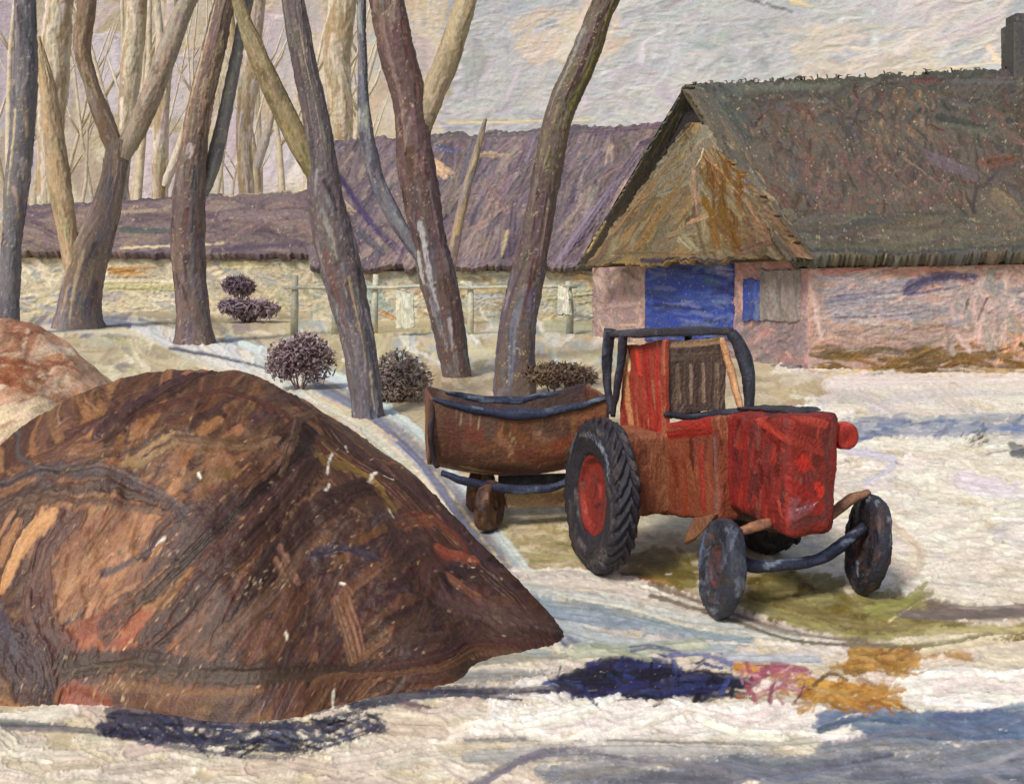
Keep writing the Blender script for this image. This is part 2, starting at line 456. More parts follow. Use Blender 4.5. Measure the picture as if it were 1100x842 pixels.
# dark blue slush, with blue snow shadows painted in as strokes
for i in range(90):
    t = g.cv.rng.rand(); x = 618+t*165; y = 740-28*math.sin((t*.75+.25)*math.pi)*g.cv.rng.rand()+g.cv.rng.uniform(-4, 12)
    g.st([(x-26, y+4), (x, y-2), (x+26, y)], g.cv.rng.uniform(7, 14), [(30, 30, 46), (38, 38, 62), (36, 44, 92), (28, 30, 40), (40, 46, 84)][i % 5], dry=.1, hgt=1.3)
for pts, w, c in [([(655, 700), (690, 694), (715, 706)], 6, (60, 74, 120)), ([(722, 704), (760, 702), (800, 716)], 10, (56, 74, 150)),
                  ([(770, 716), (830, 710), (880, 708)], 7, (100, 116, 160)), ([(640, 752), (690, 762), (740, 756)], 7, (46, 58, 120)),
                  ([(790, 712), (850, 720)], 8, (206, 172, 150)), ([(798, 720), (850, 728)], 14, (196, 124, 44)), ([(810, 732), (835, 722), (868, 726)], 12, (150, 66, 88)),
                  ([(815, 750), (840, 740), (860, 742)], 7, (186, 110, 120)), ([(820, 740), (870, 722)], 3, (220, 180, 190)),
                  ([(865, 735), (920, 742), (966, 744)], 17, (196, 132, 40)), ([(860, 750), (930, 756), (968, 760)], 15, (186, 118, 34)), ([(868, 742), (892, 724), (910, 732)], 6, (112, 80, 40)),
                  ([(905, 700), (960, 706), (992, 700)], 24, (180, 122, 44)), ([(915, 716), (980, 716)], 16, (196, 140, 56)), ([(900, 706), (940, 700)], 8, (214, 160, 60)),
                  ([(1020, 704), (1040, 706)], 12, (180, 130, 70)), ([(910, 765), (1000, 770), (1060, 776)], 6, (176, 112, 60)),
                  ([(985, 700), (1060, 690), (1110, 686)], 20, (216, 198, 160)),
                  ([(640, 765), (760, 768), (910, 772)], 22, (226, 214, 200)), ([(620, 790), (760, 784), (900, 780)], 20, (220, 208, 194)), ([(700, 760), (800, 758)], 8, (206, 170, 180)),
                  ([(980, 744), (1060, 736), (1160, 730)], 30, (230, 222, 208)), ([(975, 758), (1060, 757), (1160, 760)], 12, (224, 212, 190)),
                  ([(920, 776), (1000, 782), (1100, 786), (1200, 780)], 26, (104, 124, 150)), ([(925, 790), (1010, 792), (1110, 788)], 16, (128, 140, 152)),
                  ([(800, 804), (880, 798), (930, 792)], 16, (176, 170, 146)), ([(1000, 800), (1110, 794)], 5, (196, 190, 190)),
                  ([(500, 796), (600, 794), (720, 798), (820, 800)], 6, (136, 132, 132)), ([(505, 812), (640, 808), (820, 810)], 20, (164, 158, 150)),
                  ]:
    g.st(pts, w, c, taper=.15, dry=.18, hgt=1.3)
g.daubs((560, 760, 900, 786), [(236, 226, 210), (228, 216, 202), (240, 231, 214)], 60, 80, 14, -4, 8, hgt=1.8, dry=.1)
g.daubs((980, 726, 1250, 756), [(238, 230, 216), (230, 220, 206)], 60, 80, 14, 0, 6, hgt=1.8, dry=.1)
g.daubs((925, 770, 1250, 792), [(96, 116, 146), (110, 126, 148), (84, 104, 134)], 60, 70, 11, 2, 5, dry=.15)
# grey cart road along the near edge
g.daubs((560, 812, 1250, 900), [(120, 122, 130), (134, 134, 138), (104, 108, 118), (150, 148, 146)], 120, 150, 16, -3, 4, mask=lambda x, y: y > 836-(x-500)*.06)
g.daubs((830, 806, 1250, 880), [(116, 122, 134), (132, 134, 140), (98, 104, 116)], 50, 150, 14, -3, 4)
# olive patches round the wheels: the tractor's shadow painted into the ground
OL = [(122, 106, 40), (138, 124, 62), (104, 90, 34), (146, 134, 80)]
g.daubs((688, 598, 742, 634), OL[:3], 40, 30, 11, 10, 30, dry=.15)
g.daubs((822, 626, 880, 652), OL, 44, 44, 13, 16, 16, dry=.15)
g.daubs((862, 644, 985, 672), OL, 60, 50, 13, 6, 12, dry=.15)
g.daubs((900, 672, 1160, 684), OL, 16, 60, 9, -2, 6, dry=.4)
for pts, w, c in [([(810, 640), (870, 664), (940, 676), (1020, 670)], 20, (134, 122, 66)), ([(940, 662), (975, 652), (992, 640)], 16, (150, 146, 74)),
                  ([(955, 668), (978, 654)], 4, (214, 206, 120)), ([(1000, 655), (1060, 660), (1160, 655)], 15, (112, 100, 88)),
                  ([(900, 690), (1000, 690), (1100, 672)], 10, (150, 140, 94)), ([(995, 678), (1100, 676), (1160, 676)], 10, (196, 178, 120)),
                  ([(600, 612), (650, 616), (690, 618)], 6, (70, 62, 54)), ([(700, 560), (742, 556)], 26, (214, 200, 172)), ([(840, 600), (910, 606)], 26, (220, 208, 184)),
                  ([(690, 620), (720, 626)], 8, (176, 120, 50))]:
    g.st(pts, w, c, taper=.15)
g.daubs((862, 735, 966, 762), [(176, 118, 44), (190, 132, 52), (160, 104, 40), (196, 146, 70)], 60, 26, 7, 6, 22, dry=.3, hgt=1.5)
g.daubs((905, 696, 985, 722), [(164, 116, 48), (178, 128, 54), (146, 106, 48), (190, 146, 76)], 50, 26, 8, 6, 22, dry=.3, hgt=1.5)
g.daubs((796, 714, 860, 750), [(160, 84, 96), (186, 118, 60), (180, 120, 124), (130, 66, 84), (206, 160, 150)], 34, 16, 5, -20, 40, dry=.3, hgt=1.5)
g.daubs((560, 640, 800, 700), [(150, 162, 166), (172, 178, 172), (190, 190, 176), (136, 150, 160)], 60, 34, 8, 10, 14, dry=.35, hgt=1.3)
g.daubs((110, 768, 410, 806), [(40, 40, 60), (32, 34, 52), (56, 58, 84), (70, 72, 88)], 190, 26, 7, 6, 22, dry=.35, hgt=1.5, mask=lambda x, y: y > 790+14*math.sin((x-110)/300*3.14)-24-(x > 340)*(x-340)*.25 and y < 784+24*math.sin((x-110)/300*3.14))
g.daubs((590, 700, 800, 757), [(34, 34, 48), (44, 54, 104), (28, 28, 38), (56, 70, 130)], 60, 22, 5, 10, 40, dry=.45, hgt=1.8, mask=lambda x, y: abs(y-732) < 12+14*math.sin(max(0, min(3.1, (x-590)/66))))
# bluish frozen track behind the heap
for dx, dy, w, c in [(0, 0, 15, (150, 156, 168)), (4, -4, 9, (96, 104, 128)), (-6, 9, 14, (216, 208, 190)), (8, 5, 8, (120, 128, 148)), (0, 10, 7, (222, 204, 168))]:
    g.st([(60+dx, 345+dy), (150+dx, 350+dy), (215+dx, 372+dy), (280+dx, 392+dy), (345+dx, 420+dy), (400+dx, 452+dy)], w, c, taper=0, dry=-.15)
    g.st([(400+dx, 452+dy), (450+dx, 500+dy), (500+dx, 570+dy), (552+dx, 640+dy), (600+dx, 690+dy)], w*1.05, c, taper=.1, dry=-.1)
for (ox, oy) in ((4, -2), (10, -4), (16, -2)):
    g.st([(395+ox, 436+oy), (440+ox, 470+oy), (490+ox, 530+oy), (540+ox, 600+oy), (575+ox, 645+oy), (620+ox, 690+oy)], 11, (112+ox*6, 124+ox*6, 146+ox*4), taper=0, dry=-.25)
    g.st([(240+ox, 372+oy), (300+ox, 392+oy), (350+ox, 412+oy), (400+ox, 440+oy)], 10, (90+ox*8, 104+ox*8, 132+ox*6), taper=0, dry=-.25)
g.st([(262, 402), (320, 420), (380, 444), (425, 474)], 5, (232, 214, 172), taper=0, dry=-.2)
for i in range(12):
    x = 150+i*14; g.st([(x, 350+i*4), (x+38, 372+i*5)], 16, [(214, 214, 208), (200, 202, 200), (226, 218, 196)][i % 3])
g.st([(60, 352), (130, 352)], 9, (84, 82, 92)); g.st([(185, 375), (250, 385), (300, 397)], 8, (70, 80, 100))
# pale sweeping ruts
for pts, w, c in [
    ([(555, 622), (640, 622), (720, 640), (800, 668), (905, 690)], 20, (222, 216, 198)),
    ([(550, 632), (640, 645), (740, 672), (860, 690)], 16, (196, 198, 186)),
    ([(560, 650), (640, 662), (720, 680), (800, 690)], 18, (158, 172, 180)),
    ([(590, 668), (680, 690), (790, 694)], 16, (180, 188, 184)),
    ([(600, 640), (680, 655), (760, 678), (880, 690)], 4, (236, 228, 202)),
    ([(550, 614), (620, 613), (690, 628), (720, 640)], 4, (240, 232, 206)),
    ([(700, 630), (780, 658), (850, 682), (930, 690)], 7, (128, 108, 92)),
    ([(760, 690), (850, 694), (960, 692)], 4, (232, 222, 200)),
    ([(590, 660), (640, 668), (690, 674)], 12, (140, 156, 170)),
    ([(620, 700), (700, 698), (760, 690)], 14, (186, 186, 160)),
    ([(640, 690), (700, 705)], 10, (170, 172, 150)),
    ([(780, 706), (880, 712)], 12, (186, 186, 190)),
    ]:
    g.st(pts, w, c, taper=.1, dry=.05, hgt=1.2)
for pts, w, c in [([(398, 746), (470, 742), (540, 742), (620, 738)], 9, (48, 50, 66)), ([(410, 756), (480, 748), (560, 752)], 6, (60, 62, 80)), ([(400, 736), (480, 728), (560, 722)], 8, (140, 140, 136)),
                  ([(440, 722), (530, 708), (610, 704)], 10, (160, 156, 136)), ([(680, 700), (700, 694), (730, 702)], 7, (52, 66, 110)), ([(700, 640), (780, 664), (860, 690), (960, 694)], 6, (122, 104, 90)),
                  ([(975, 656), (1040, 660), (1110, 656), (1180, 657)], 12, (112, 100, 90))]:
    g.st(pts, w, c, taper=.1, dry=0)
# far snow at barn: blue streak, ochre verge
g.daubs((870, 380, 1200, 398), [(122, 90, 40), (146, 108, 52), (104, 84, 46), (160, 124, 66)], 60, 44, 8, 0, 8)
g.daubs((880, 396, 1200, 404), [(206, 160, 84), (220, 190, 130), (196, 150, 70)], 20, 40, 5, 0, 6)
for pts, w, c in [([(905, 466), (960, 462), (1030, 460), (1160, 452)], 18, (138, 148, 162)),
                  ([(915, 474), (940, 468)], 8, (96, 116, 170)), ([(930, 456), (1000, 452), (1090, 446)], 6, (180, 178, 176)),
                  ([(1090, 486), (1112, 488)], 12, (64, 74, 80)), ([(1060, 490), (1100, 482)], 4, (150, 150, 140)),
                  ([(890, 412), (1000, 410), (1150, 408)], 16, (228, 216, 200)), ([(950, 430), (1050, 424), (1150, 426)], 10, (214, 202, 200)),
                  ([(1035, 388), (1100, 384)], 4, (120, 140, 190)), ([(905, 486), (960, 500), (930, 520)], 12, (206, 200, 200)),
                  ([(1040, 520), (1100, 530)], 24, (218, 204, 204)), ([(950, 560), (990, 600), (960, 640)], 14, (220, 200, 176))]:
    g.st(pts, w, c, taper=.1, hgt=1.6)
g.daubs((905, 452, 1160, 468), [(120, 132, 154), (150, 158, 170), (96, 112, 158), (176, 178, 180), (108, 120, 140)], 60, 30, 6, -3, 10, dry=.4, hgt=1.5)
for i in range(26):
    x = 1050+g.cv.rng.randn()*9; y = 473+g.cv.rng.randn()*5
    g.st([(x, y), (x+4, y-3)], 2.6, (66, 44, 28), dry=0)
# sand-speckle of bare canvas coloured grit
for i in range(260):
    x = g.cv.rng.uniform(0, 1100); y = g.cv.rng.uniform(400, 842)
    g.st([(x, y), (x+g.cv.rng.uniform(2, 8), y+1)], g.cv.rng.uniform(1.5, 3.5), [(236, 230, 216), (176, 150, 104), (150, 140, 130)][i % 3], dry=0, hgt=2)
rel = np.clip(g.A[..., 1], 2, 60)/F*3.2
m_snow = paint_mat('snow_paint', px=.022, rough=.55, spec=.25, bump=.55, stretch=(.45, .35, 1))
tag(g.build('ground', m_snow, rel, flip=False), kind='structure')

# ================================================================== SKY
def sky_sheet():
    az = np.linspace(R(-78), R(78), 900); Rr = 300.
    az = np.arctan(np.linspace(math.tan(R(-62)), math.tan(R(62)), 1500))
    zz = np.concatenate([np.linspace(200, 85, 60), np.linspace(84, -6, 300)])
    A = np.stack([np.sin(az)[None, :]*Rr+0*zz[:, None], np.cos(az)[None, :]*Rr+0*zz[:, None], zz[:, None]+0*az[None, :]], -1)
    return Sheet(A, (178, 180, 180), cpp=.68, seed=11)
s = sky_sheet(); s.speck = 2.
SKY = [(170, 174, 180), (164, 169, 177), (178, 181, 183), (160, 166, 175), (176, 176, 178), (176, 174, 184)]
s.daubs((430, -30, 1300, 200), SKY, 2300, 34, 9, 160, 35, hgt=1.8, curve=.3, dry=.3)
s.daubs((430, -400, 1300, -20), SKY, 260, 140, 40, 160, 22)
s.daubs((-400, -400, 450, -20), [(176, 158, 128), (206, 190, 166), (196, 180, 150)], 200, 150, 40, 100, 20)
s.daubs((-400, -20, 460, 320), [(192, 178, 152), (200, 186, 162), (182, 168, 146), (206, 194, 172), (196, 184, 180), (188, 176, 176)], 760, 50, 15, 95, 20)
s.daubs((1100, -30, 1500, 300), SKY, 160, 70, 20, 160, 20)
for x, y, w, h in [(115, 80, 44, 70), (290, 60, 34, 80), (200, 95, 34, 60), (300, 170, 40, 50), (160, 180, 36, 70), (245, 150, 22, 60), (10, 50, 34, 90), (40, 180, 30, 50), (255, 200, 30, 40), (5, 110, 20, 60)]:
    for k in range(5):
        s.st([(x+s.cv.rng.uniform(-w/4, w/4), y-h/2), (x+s.cv.rng.uniform(-w/4, w/4), y+h/2)], w*.5, [(198, 188, 196), (192, 182, 194), (208, 200, 200)][k % 3], hgt=1.5)
SB = [([(940, 84), (1075, 66)], 7, (212, 196, 150)), ([(480, 132), (640, 130)], 7, (206, 190, 146)), ([(512, 60), (500, 96)], 14, (160, 168, 170)), ([(745, 92), (722, 130)], 6, (210, 192, 150)),
      ([(850, 3), (866, 8)], 9, (212, 196, 150)), ([(1062, 40), (1075, 66)], 10, (212, 196, 156))]
for pts, w, c in SB: s.st(pts, w, c, hgt=1.6)
s.daubs((860, 30, 1000, 90), [(186, 178, 168), (190, 182, 170)], 60, 30, 9, 165, 20, hgt=1.8)
s.daubs((560, 10, 660, 60), [(200, 190, 178), (196, 182, 168)], 40, 30, 9, 140, 20, hgt=1.8)
s.daubs((980, -10, 1100, 50), [(186, 180, 182), (194, 188, 184)], 50, 34, 9, 150, 20, hgt=1.8)
for x0, y0 in ((800, 1), (812, 4), (824, 7), (834, 10), (842, 12)):
    s.st([(x0, y0-3), (x0+9, y0+2)], 4, (82, 88, 90), dry=.1)
m_sky = paint_mat('sky_paint', px=.5, rough=.55, spec=.25, bump=.6, grit=.07)
tag(s.build('sky', m_sky, .32), kind='structure')

# ================================================================== HEAPS
def heap(name, peak, Hh, rx0, rx1, ry0, ry1, base, seed, prof, cpp, nr=330, nc=420, lump=.1, shear=0.):
    """mound with unequal reach to each side: rows run from the back foot over the top to the front foot"""
    rg = np.random.RandomState(seed)
    u = np.linspace(-1, 1, nc)[None, :]; v = np.linspace(1, -1, nr)[:, None]
    v = np.sign(v)*np.abs(v)**1.0
    X = np.where(u > 0, u*rx1, u*rx0)+0*v
    Y = np.where(v > 0, v*ry1, v*ry0)+0*u
    # disc mapping keeps the foot round
    uu = u*np.sqrt(np.maximum(0, 1-.5*v*v)); vv = v*np.sqrt(np.maximum(0, 1-.5*u*u))
    X = np.where(uu > 0, uu*rx1, uu*rx0); Y = np.where(vv > 0, vv*ry1, vv*ry0)
    r = np.sqrt(uu*uu+vv*vv)
    Z = Hh*prof(r, uu, vv)
    Z += lump*(smooth_noise(nr, nc, 46, rg)-.5)*np.clip((1-r)*5, 0, 1)*1.6+lump*.5*(smooth_noise(nr, nc, 18, rg)-.5)*np.clip((1-r)*6, 0, 1)
    Z += lump*.35*(smooth_noise(nr, nc, 7, rg)-.5)*np.clip((1-r)*9, 0, 1)
    Z -= .05*np.clip((r-.97)*40, 0, 1)
    ang = np.arctan2(vv, uu)
    Y = Y-shear*np.clip(uu, 0, 1)**2
    ed = 1+.05*np.sin(ang*5+1)*r+.03*np.sin(ang*11+seed)*r
    A = np.stack([peak[0]+X*ed, peak[1]+Y*ed, Z], -1)
    return Sheet(A, base, cpp=cpp, seed=seed)
def prof1(r, u, v):
    k = np.clip(1-r, 0, 1)
    return np.clip(np.cos(np.clip(r, 0, 1)**1.06*math.pi/2), 0, 1)
h1 = heap('dirt_heap', (-3.25, 10.6), 2.17, 3.0, 3.5, 2.68, 3.0, (78, 50, 36), 21, prof1, .72, nr=470, nc=620, lump=.075, shear=1.0)
h1.speck = .88
FR = (160, 470)
DK = [(70, 44, 34), (84, 52, 36), (62, 40, 36), (100, 62, 38)]
MD = [(108, 70, 42), (124, 82, 48), (98, 64, 42), (88, 54, 36)]
LT = [(144, 94, 54), (158, 108, 66), (132, 84, 48), (122, 76, 44)]
RU = [(146, 76, 40), (160, 86, 46), (132, 64, 38)]
def hd(x, y):
    a = math.degrees(math.atan2(y-330, x-190))
    return a+ (0 if x > 250 else -25)
h1.daubs((-150, 380, 640, 800), DK+DK+MD, 1150, 60, 11, lambda x, y: (35 if x > 330 and y < 560 else (-45 if y < 720 else -4)), 20, rows=FR, dry=.25)
h1.daubs((60, 420, 330, 560), MD+DK[:1]+LT[:1], 130, 70, 12, -38, 14, rows=FR)
h1.daubs((-40, 440, 110, 545), MD+DK[:2]+LT[:2], 90, 60, 11, -28, 14, rows=FR)
h1.daubs((60, 545, 190, 650), LT, 80, 60, 13, -50, 14, rows=FR, dry=.15)
h1.daubs((85, 670, 170, 712), RU, 34, 44, 11, -15, 14, rows=FR, dry=.15)
h1.daubs((80, 745, 330, 780), MD+DK[:2], 60, 60, 11, 0, 8, rows=FR)
h1.daubs((330, 560, 560, 720), DK[:3], 170, 66, 12, -28, 20, rows=FR)
h1.daubs((180, 560, 400, 740), DK+MD[:1], 130, 80, 11, -52, 12, rows=FR)
h1.daubs((-150, 640, 30, 780), DK+LT[:1]+MD, 80, 60, 14, 60, 30, rows=FR)
H1 = [
    ([(110, 470), (190, 415), (270, 415), (340, 450), (430, 520), (500, 590), (560, 650)], 26, (64, 42, 32)),
    ([(150, 445), (230, 420), (320, 455), (400, 510), (470, 580)], 16, (84, 50, 36)),
    ([(130, 420), (190, 405), (262, 412)], 12, (134, 88, 52)), ([(200, 402), (262, 410)], 9, (160, 96, 60)),
    ([(290, 432), (360, 460), (420, 510)], 9, (104, 66, 42)),
    ([(330, 500), (300, 540), (220, 620), (150, 700)], 26, (66, 42, 32)), ([(400, 520), (330, 560), (260, 640), (230, 700)], 22, (62, 40, 30)),
    ([(300, 470), (330, 460), (300, 500), (210, 590), (110, 680)], 18, (58, 38, 30)),
    ([(340, 490), (390, 510), (420, 545)], 20, (116, 84, 36)), ([(350, 480), (410, 525)], 9, (132, 96, 42)),
    ([(0, 520), (60, 505), (130, 515), (185, 540), (200, 560)], 15, (60, 44, 40)), ([(0, 545), (50, 530), (110, 528), (180, 545)], 16, (72, 48, 38)),
    ([(0, 515), (40, 505), (70, 505)], 6, (84, 78, 80)), ([(60, 510), (120, 490), (170, 470)], 8, (76, 56, 46)),
    ([(70, 555), (45, 600), (40, 650), (60, 700), (100, 730)], 26, (76, 48, 38)), ([(50, 580), (30, 640), (40, 700)], 12, (92, 62, 46)),
    ([(0, 690), (30, 720), (50, 770)], 34, (62, 42, 38)), ([(0, 655), (20, 700)], 16, (66, 58, 66)),
    ([(10, 620), (30, 580), (60, 550)], 20, (184, 128, 74)), ([(0, 600), (20, 560)], 16, (160, 110, 66)),
    ([(60, 715), (180, 715), (300, 722), (420, 712), (520, 690), (600, 686)], 14, (66, 42, 34)),
    ([(400, 720), (480, 705), (560, 690), (610, 684)], 16, (74, 46, 36)), ([(330, 740), (440, 720), (560, 698)], 12, (96, 62, 40)),
    ([(60, 742), (160, 738), (280, 740)], 9, (130, 84, 48)), ([(70, 760), (110, 775)], 22, (124, 60, 40)), ([(75, 745), (130, 772)], 14, (140, 68, 46)),
    ([(430, 566), (470, 560), (500, 590)], 20, (112, 60, 42)), ([(470, 592), (505, 600)], 14, (128, 62, 42)), ([(480, 618), (515, 640)], 12, (122, 72, 46)),
    ([(330, 600), (360, 590), (400, 594)], 16, (58, 52, 68)), ([(400, 565), (440, 560)], 9, (84, 66, 60)),
    ([(480, 650), (540, 660), (600, 682)], 20, (76, 50, 42)), ([(400, 470), (440, 500), (478, 545)], 26, (108, 82, 60)), ([(380, 455), (450, 500)], 16, (112, 86, 64)),
    ([(300, 600), (316, 622)], 16, (128, 84, 58)), ([(366, 640), (380, 706)], 20, (124, 82, 50)), ([(230, 690), (290, 640), (330, 590)], 12, (100, 72, 48)),
    ([(190, 470), (260, 480), (300, 470)], 12, (110, 76, 48)), ([(140, 502), (170, 484), (190, 472)], 12, (140, 108, 62)), ([(300, 500), (345, 440)], 10, (96, 66, 48)),
    ([(110, 620), (150, 600), (200, 560)], 8, (60, 46, 48))
]
for pts, w, c in H1: h1.st(pts, w, c, taper=.15, rows=FR, dry=.22, hgt=1.4)
rg = h1.cv.rng
for i in range(330):
    x = rg.uniform(20, 560); y = rg.uniform(430, 760)
    if i < 110: x, y = random.choice([(290, 620), (160, 480), (365, 600), (170, 590), (120, 735), (500, 610), (60, 570)]); x += rg.randn()*18; y += rg.randn()*12
    h1.st([(x, y), (x+rg.uniform(1, 3), y-2)], rg.uniform(1.4, 3), [(190, 158, 118), (166, 126, 86), (176, 142, 100)][i % 3], rows=FR, dry=0, hgt=2)
for p, q in [((357, 488), (352, 510)), ((354, 520), (350, 528)), ((371, 480), (373, 486)), ((398, 512), (404, 508)), ((412, 512), (422, 516)), ((402, 508), (396, 518)), ((366, 626), (370, 628)), ((213, 508), (216, 514)), ((168, 585), (176, 578)), ((358, 742), (357, 758)), ((418, 548), (422, 556)), ((306, 680), (308, 686))]:
    h1.st([p, q], 4, (232, 220, 196), rows=FR, dry=0, hgt=3, taper=0)
m_heap = paint_mat('heap_paint', px=.012, rough=.5, spec=.35, bump=.6, stretch=(.8, .8, .8))
tag(h1.build('dirt_heap', m_heap, .019), 'huge dark brown heap of earth and manure filling the left foreground', 'heap')

h2 = heap('clay_heap', (-7.5, 15.6), 2.35, 5.0, 2.9, 3.0, 3.2, (190, 134, 96), 23, prof1, .72, nr=300, nc=300, lump=.15)
F2 = (90, 300)
h2.daubs((-150, 330, 170, 600), [(196, 156, 124), (184, 136, 104), (204, 172, 140), (168, 116, 84), (214, 190, 158), (208, 178, 146)], 460, 50, 10, -22, 14, rows=F2)
h2.daubs((0, 430, 130, 470), [(222, 196, 156), (212, 180, 140)], 30, 50, 8, -16, 8, rows=F2)
h2.daubs((0, 388, 60, 410), [(160, 92, 54), (150, 84, 50)], 14, 40, 9, 0, 10, rows=F2)
h2.daubs((0, 345, 50, 362), [(160, 104, 74), (140, 90, 68)], 14, 30, 9, 5, 10, rows=F2)
m_clay = paint_mat('clay_paint', px=.018, rough=.55, spec=.25, bump=.8)
tag(h2.build('clay_heap', m_clay, .026), 'lower pale orange heap of clay behind the big brown heap, at the left edge', 'heap')

# ================================================================== BUILDINGS
def wall_sheet(a, b, c, d, base, seed, cpp=.74): return Sheet(quad_grid(a, b, c, d), base, cpp=cpp, seed=seed)
# ---- thatched barn
def at(x, Y, z): return np.array([(x-CX)/F*Y, Y, z])
barn = empty('thatched_barn', at(868, 31.8, 0))
tag(barn, 'long low barn with a huge dark mossy thatched roof, pink brick walls and brown gable', 'barn')
def W2B(sheet, o=None): sheet.A -= np.array(barn.location[:])     # into the barn's own space after painting
Ac = at(868, 31.8, 0); Bc = at(1330, 32.6, 0); Cc = at(637, 45.0, 0)
up = lambda p, z: np.array([p[0], p[1], z])
# long wall
lw = wall_sheet(up(Ac, 3.45), up(Bc, 3.45), up(Bc, -.05), up(Ac, -.05), (176, 150, 140), 31)
lw.daubs((860, 275, 1340, 305), [(196, 150, 134), (186, 130, 112), (206, 172, 156), (178, 142, 128)], 150, 34, 9, -6, 14)
lw.daubs((860, 298, 1340, 352), [(150, 140, 144), (166, 154, 156), (138, 134, 142), (186, 162, 156)], 240, 40, 9, -6, 10)
lw.daubs((860, 348, 1340, 378), [(170, 140, 130), (180, 142, 122), (150, 132, 120)], 120, 34, 8, -4, 10)
lw.daubs((1030, 352, 1340, 375), [(206, 146, 106), (192, 160, 136), (214, 160, 110)], 50, 30, 6, -60, 20)
lw.daubs((870, 372, 1340, 398), [(120, 92, 44), (98, 78, 42), (140, 102, 50), (110, 96, 76)], 120, 34, 8, 0, 10)
lw.daubs((1020, 300, 1090, 370), [(166, 148, 140), (196, 164, 156), (152, 144, 138)], 40, 22, 9, 80, 20)
for pts, w, c in [([(868, 275), (869, 330), (868, 375)], 8, (206, 156, 140)), ([(872, 300), (880, 360)], 10, (206, 178, 164)), ([(880, 296), (960, 286), (1010, 290)], 9, (200, 140, 120)),
                  ([(975, 310), (1010, 300), (1042, 298)], 14, (92, 84, 120)), ([(978, 316), (1030, 308)], 8, (110, 98, 130)),
                  ([(905, 282), (950, 278)], 7, (214, 186, 160)), ([(1060, 320), (1050, 345)], 5, (120, 108, 108)), ([(1080, 280), (1100, 300)], 16, (186, 150, 140)),
                  ([(1040, 322), (1036, 338)], 5, (110, 104, 104)), ([(890, 322), (960, 318)], 12, (134, 134, 146)), ([(900, 340), (980, 336)], 12, (146, 142, 152))]:
    lw.st(pts, w, c, hgt=1.3)
m_wall = paint_mat('wall_paint', px=.05, rough=.6, spec=.2, bump=.7)
W2B(lw); o = lw.build('wall', m_wall, .1, barn, thick=.3); tag(o, 'long side wall of pink and grey daubed brick')
# gable wall
gw = wall_sheet(up(Cc, 3.45), up(Ac, 3.45), up(Ac, -.05), up(Cc, -.05), (172, 140, 134), 32)
gw.daubs((630, 270, 700, 370), [(160, 136, 134), (172, 146, 140), (150, 124, 124), (196, 164, 150)], 120, 20, 10, 70, 30)
gw.daubs((690, 270, 870, 400), [(196, 144, 142), (186, 136, 134), (206, 160, 156), (170, 134, 138)], 220, 22, 8, 85, 20)
gw.daubs((790, 330, 866, 400), [(150, 132, 136), (138, 124, 130), (162, 142, 140)], 80, 18, 9, -30, 30)
for pts, w, c in [([(655, 300), (668, 292), (684, 300)], 12, (150, 126, 122)), ([(650, 330), (690, 326)], 12, (176, 146, 140)), ([(786, 300), (790, 360)], 9, (206, 150, 160)),
                  ([(690, 290), (696, 330)], 8, (206, 176, 170)), ([(775, 290), (782, 300)], 8, (166, 150, 180))]:
    gw.st(pts, w, c, hgt=1.3)
W2B(gw); o = gw.build('wall', m_wall, .1, barn, thick=.3); tag(o, 'pinkish end wall under the brown gable')
# helper: point on gable wall plane by picture column and height
gd = (Cc-Ac)/np.linalg.norm(Cc-Ac); gnrm = np.array([gd[1], -gd[0], 0]); gnrm = gnrm if gnrm[1] < 0 else -gnrm
def gpt(x, y, out=.06):
    r = (x-CX)/F
    # Ac + t*gd with X = r*Y
    t = (Ac[0]-r*Ac[1])/(r*gd[1]-gd[0]); p = Ac+gd*t
    return np.array([p[0], p[1], EYE-(y-HY)/F*p[1]])+gnrm*out
def patch(name, x0, y0, x1, y1, pal, seed, ang=90, n=60, out=.08, length=18, width=7, thick=.12, base=None, label=None, parent=None, extra=()):
    sh = Sheet(quad_grid(gpt(x0, y0, out), gpt(x1, y0, out), gpt(x1, y1, out), gpt(x0, y1, out), cell=1.1), base or pal[0], cpp=.9, seed=seed)
    sh.daubs((x0, y0, x1, y1), pal, n, length, width, ang, 12)
    for pts, w, c in extra: sh.st(pts, w, c, hgt=1.4)
    sh.rag(.1, .1, .08, .08, depth=6)
    W2B(sh); o = sh.build(name, m_wall, .05, parent or barn, thick=thick)
    if label: tag(o, label)
    return o
BL = [(56, 76, 156), (64, 86, 168), (46, 60, 130), (76, 92, 158), (96, 110, 164)]
patch('door', 695, 277, 789, 366, BL, 41, 5, 80, length=34, label='wide blue barn door', extra=[([(708, 286), (750, 280), (784, 282)], 9, (62, 76, 134)), ([(700, 312), (730, 322), (776, 320)], 9, (54, 74, 136)), ([(755, 300), (772, 305)], 8, (62, 96, 130)), ([(770, 292), (784, 296)], 10, (150, 140, 176)), ([(702, 330), (760, 334)], 7, (40, 52, 110))])
patch('shutter', 800, 300, 818, 345, BL, 42, 90, 16, length=24, label='narrow blue shutter')
patch('door', 818, 290, 861, 345, [(146, 134, 130), (134, 126, 124), (158, 146, 138)], 43, 90, 40, length=30, label='weathered grey plank door', extra=[([(838, 300), (838, 330)], 3, (112, 104, 104))])
patch('step', 822, 392, 862, 408, [(128, 118, 120), (140, 128, 128)], 44, 0, 12, out=.35, thick=.3)
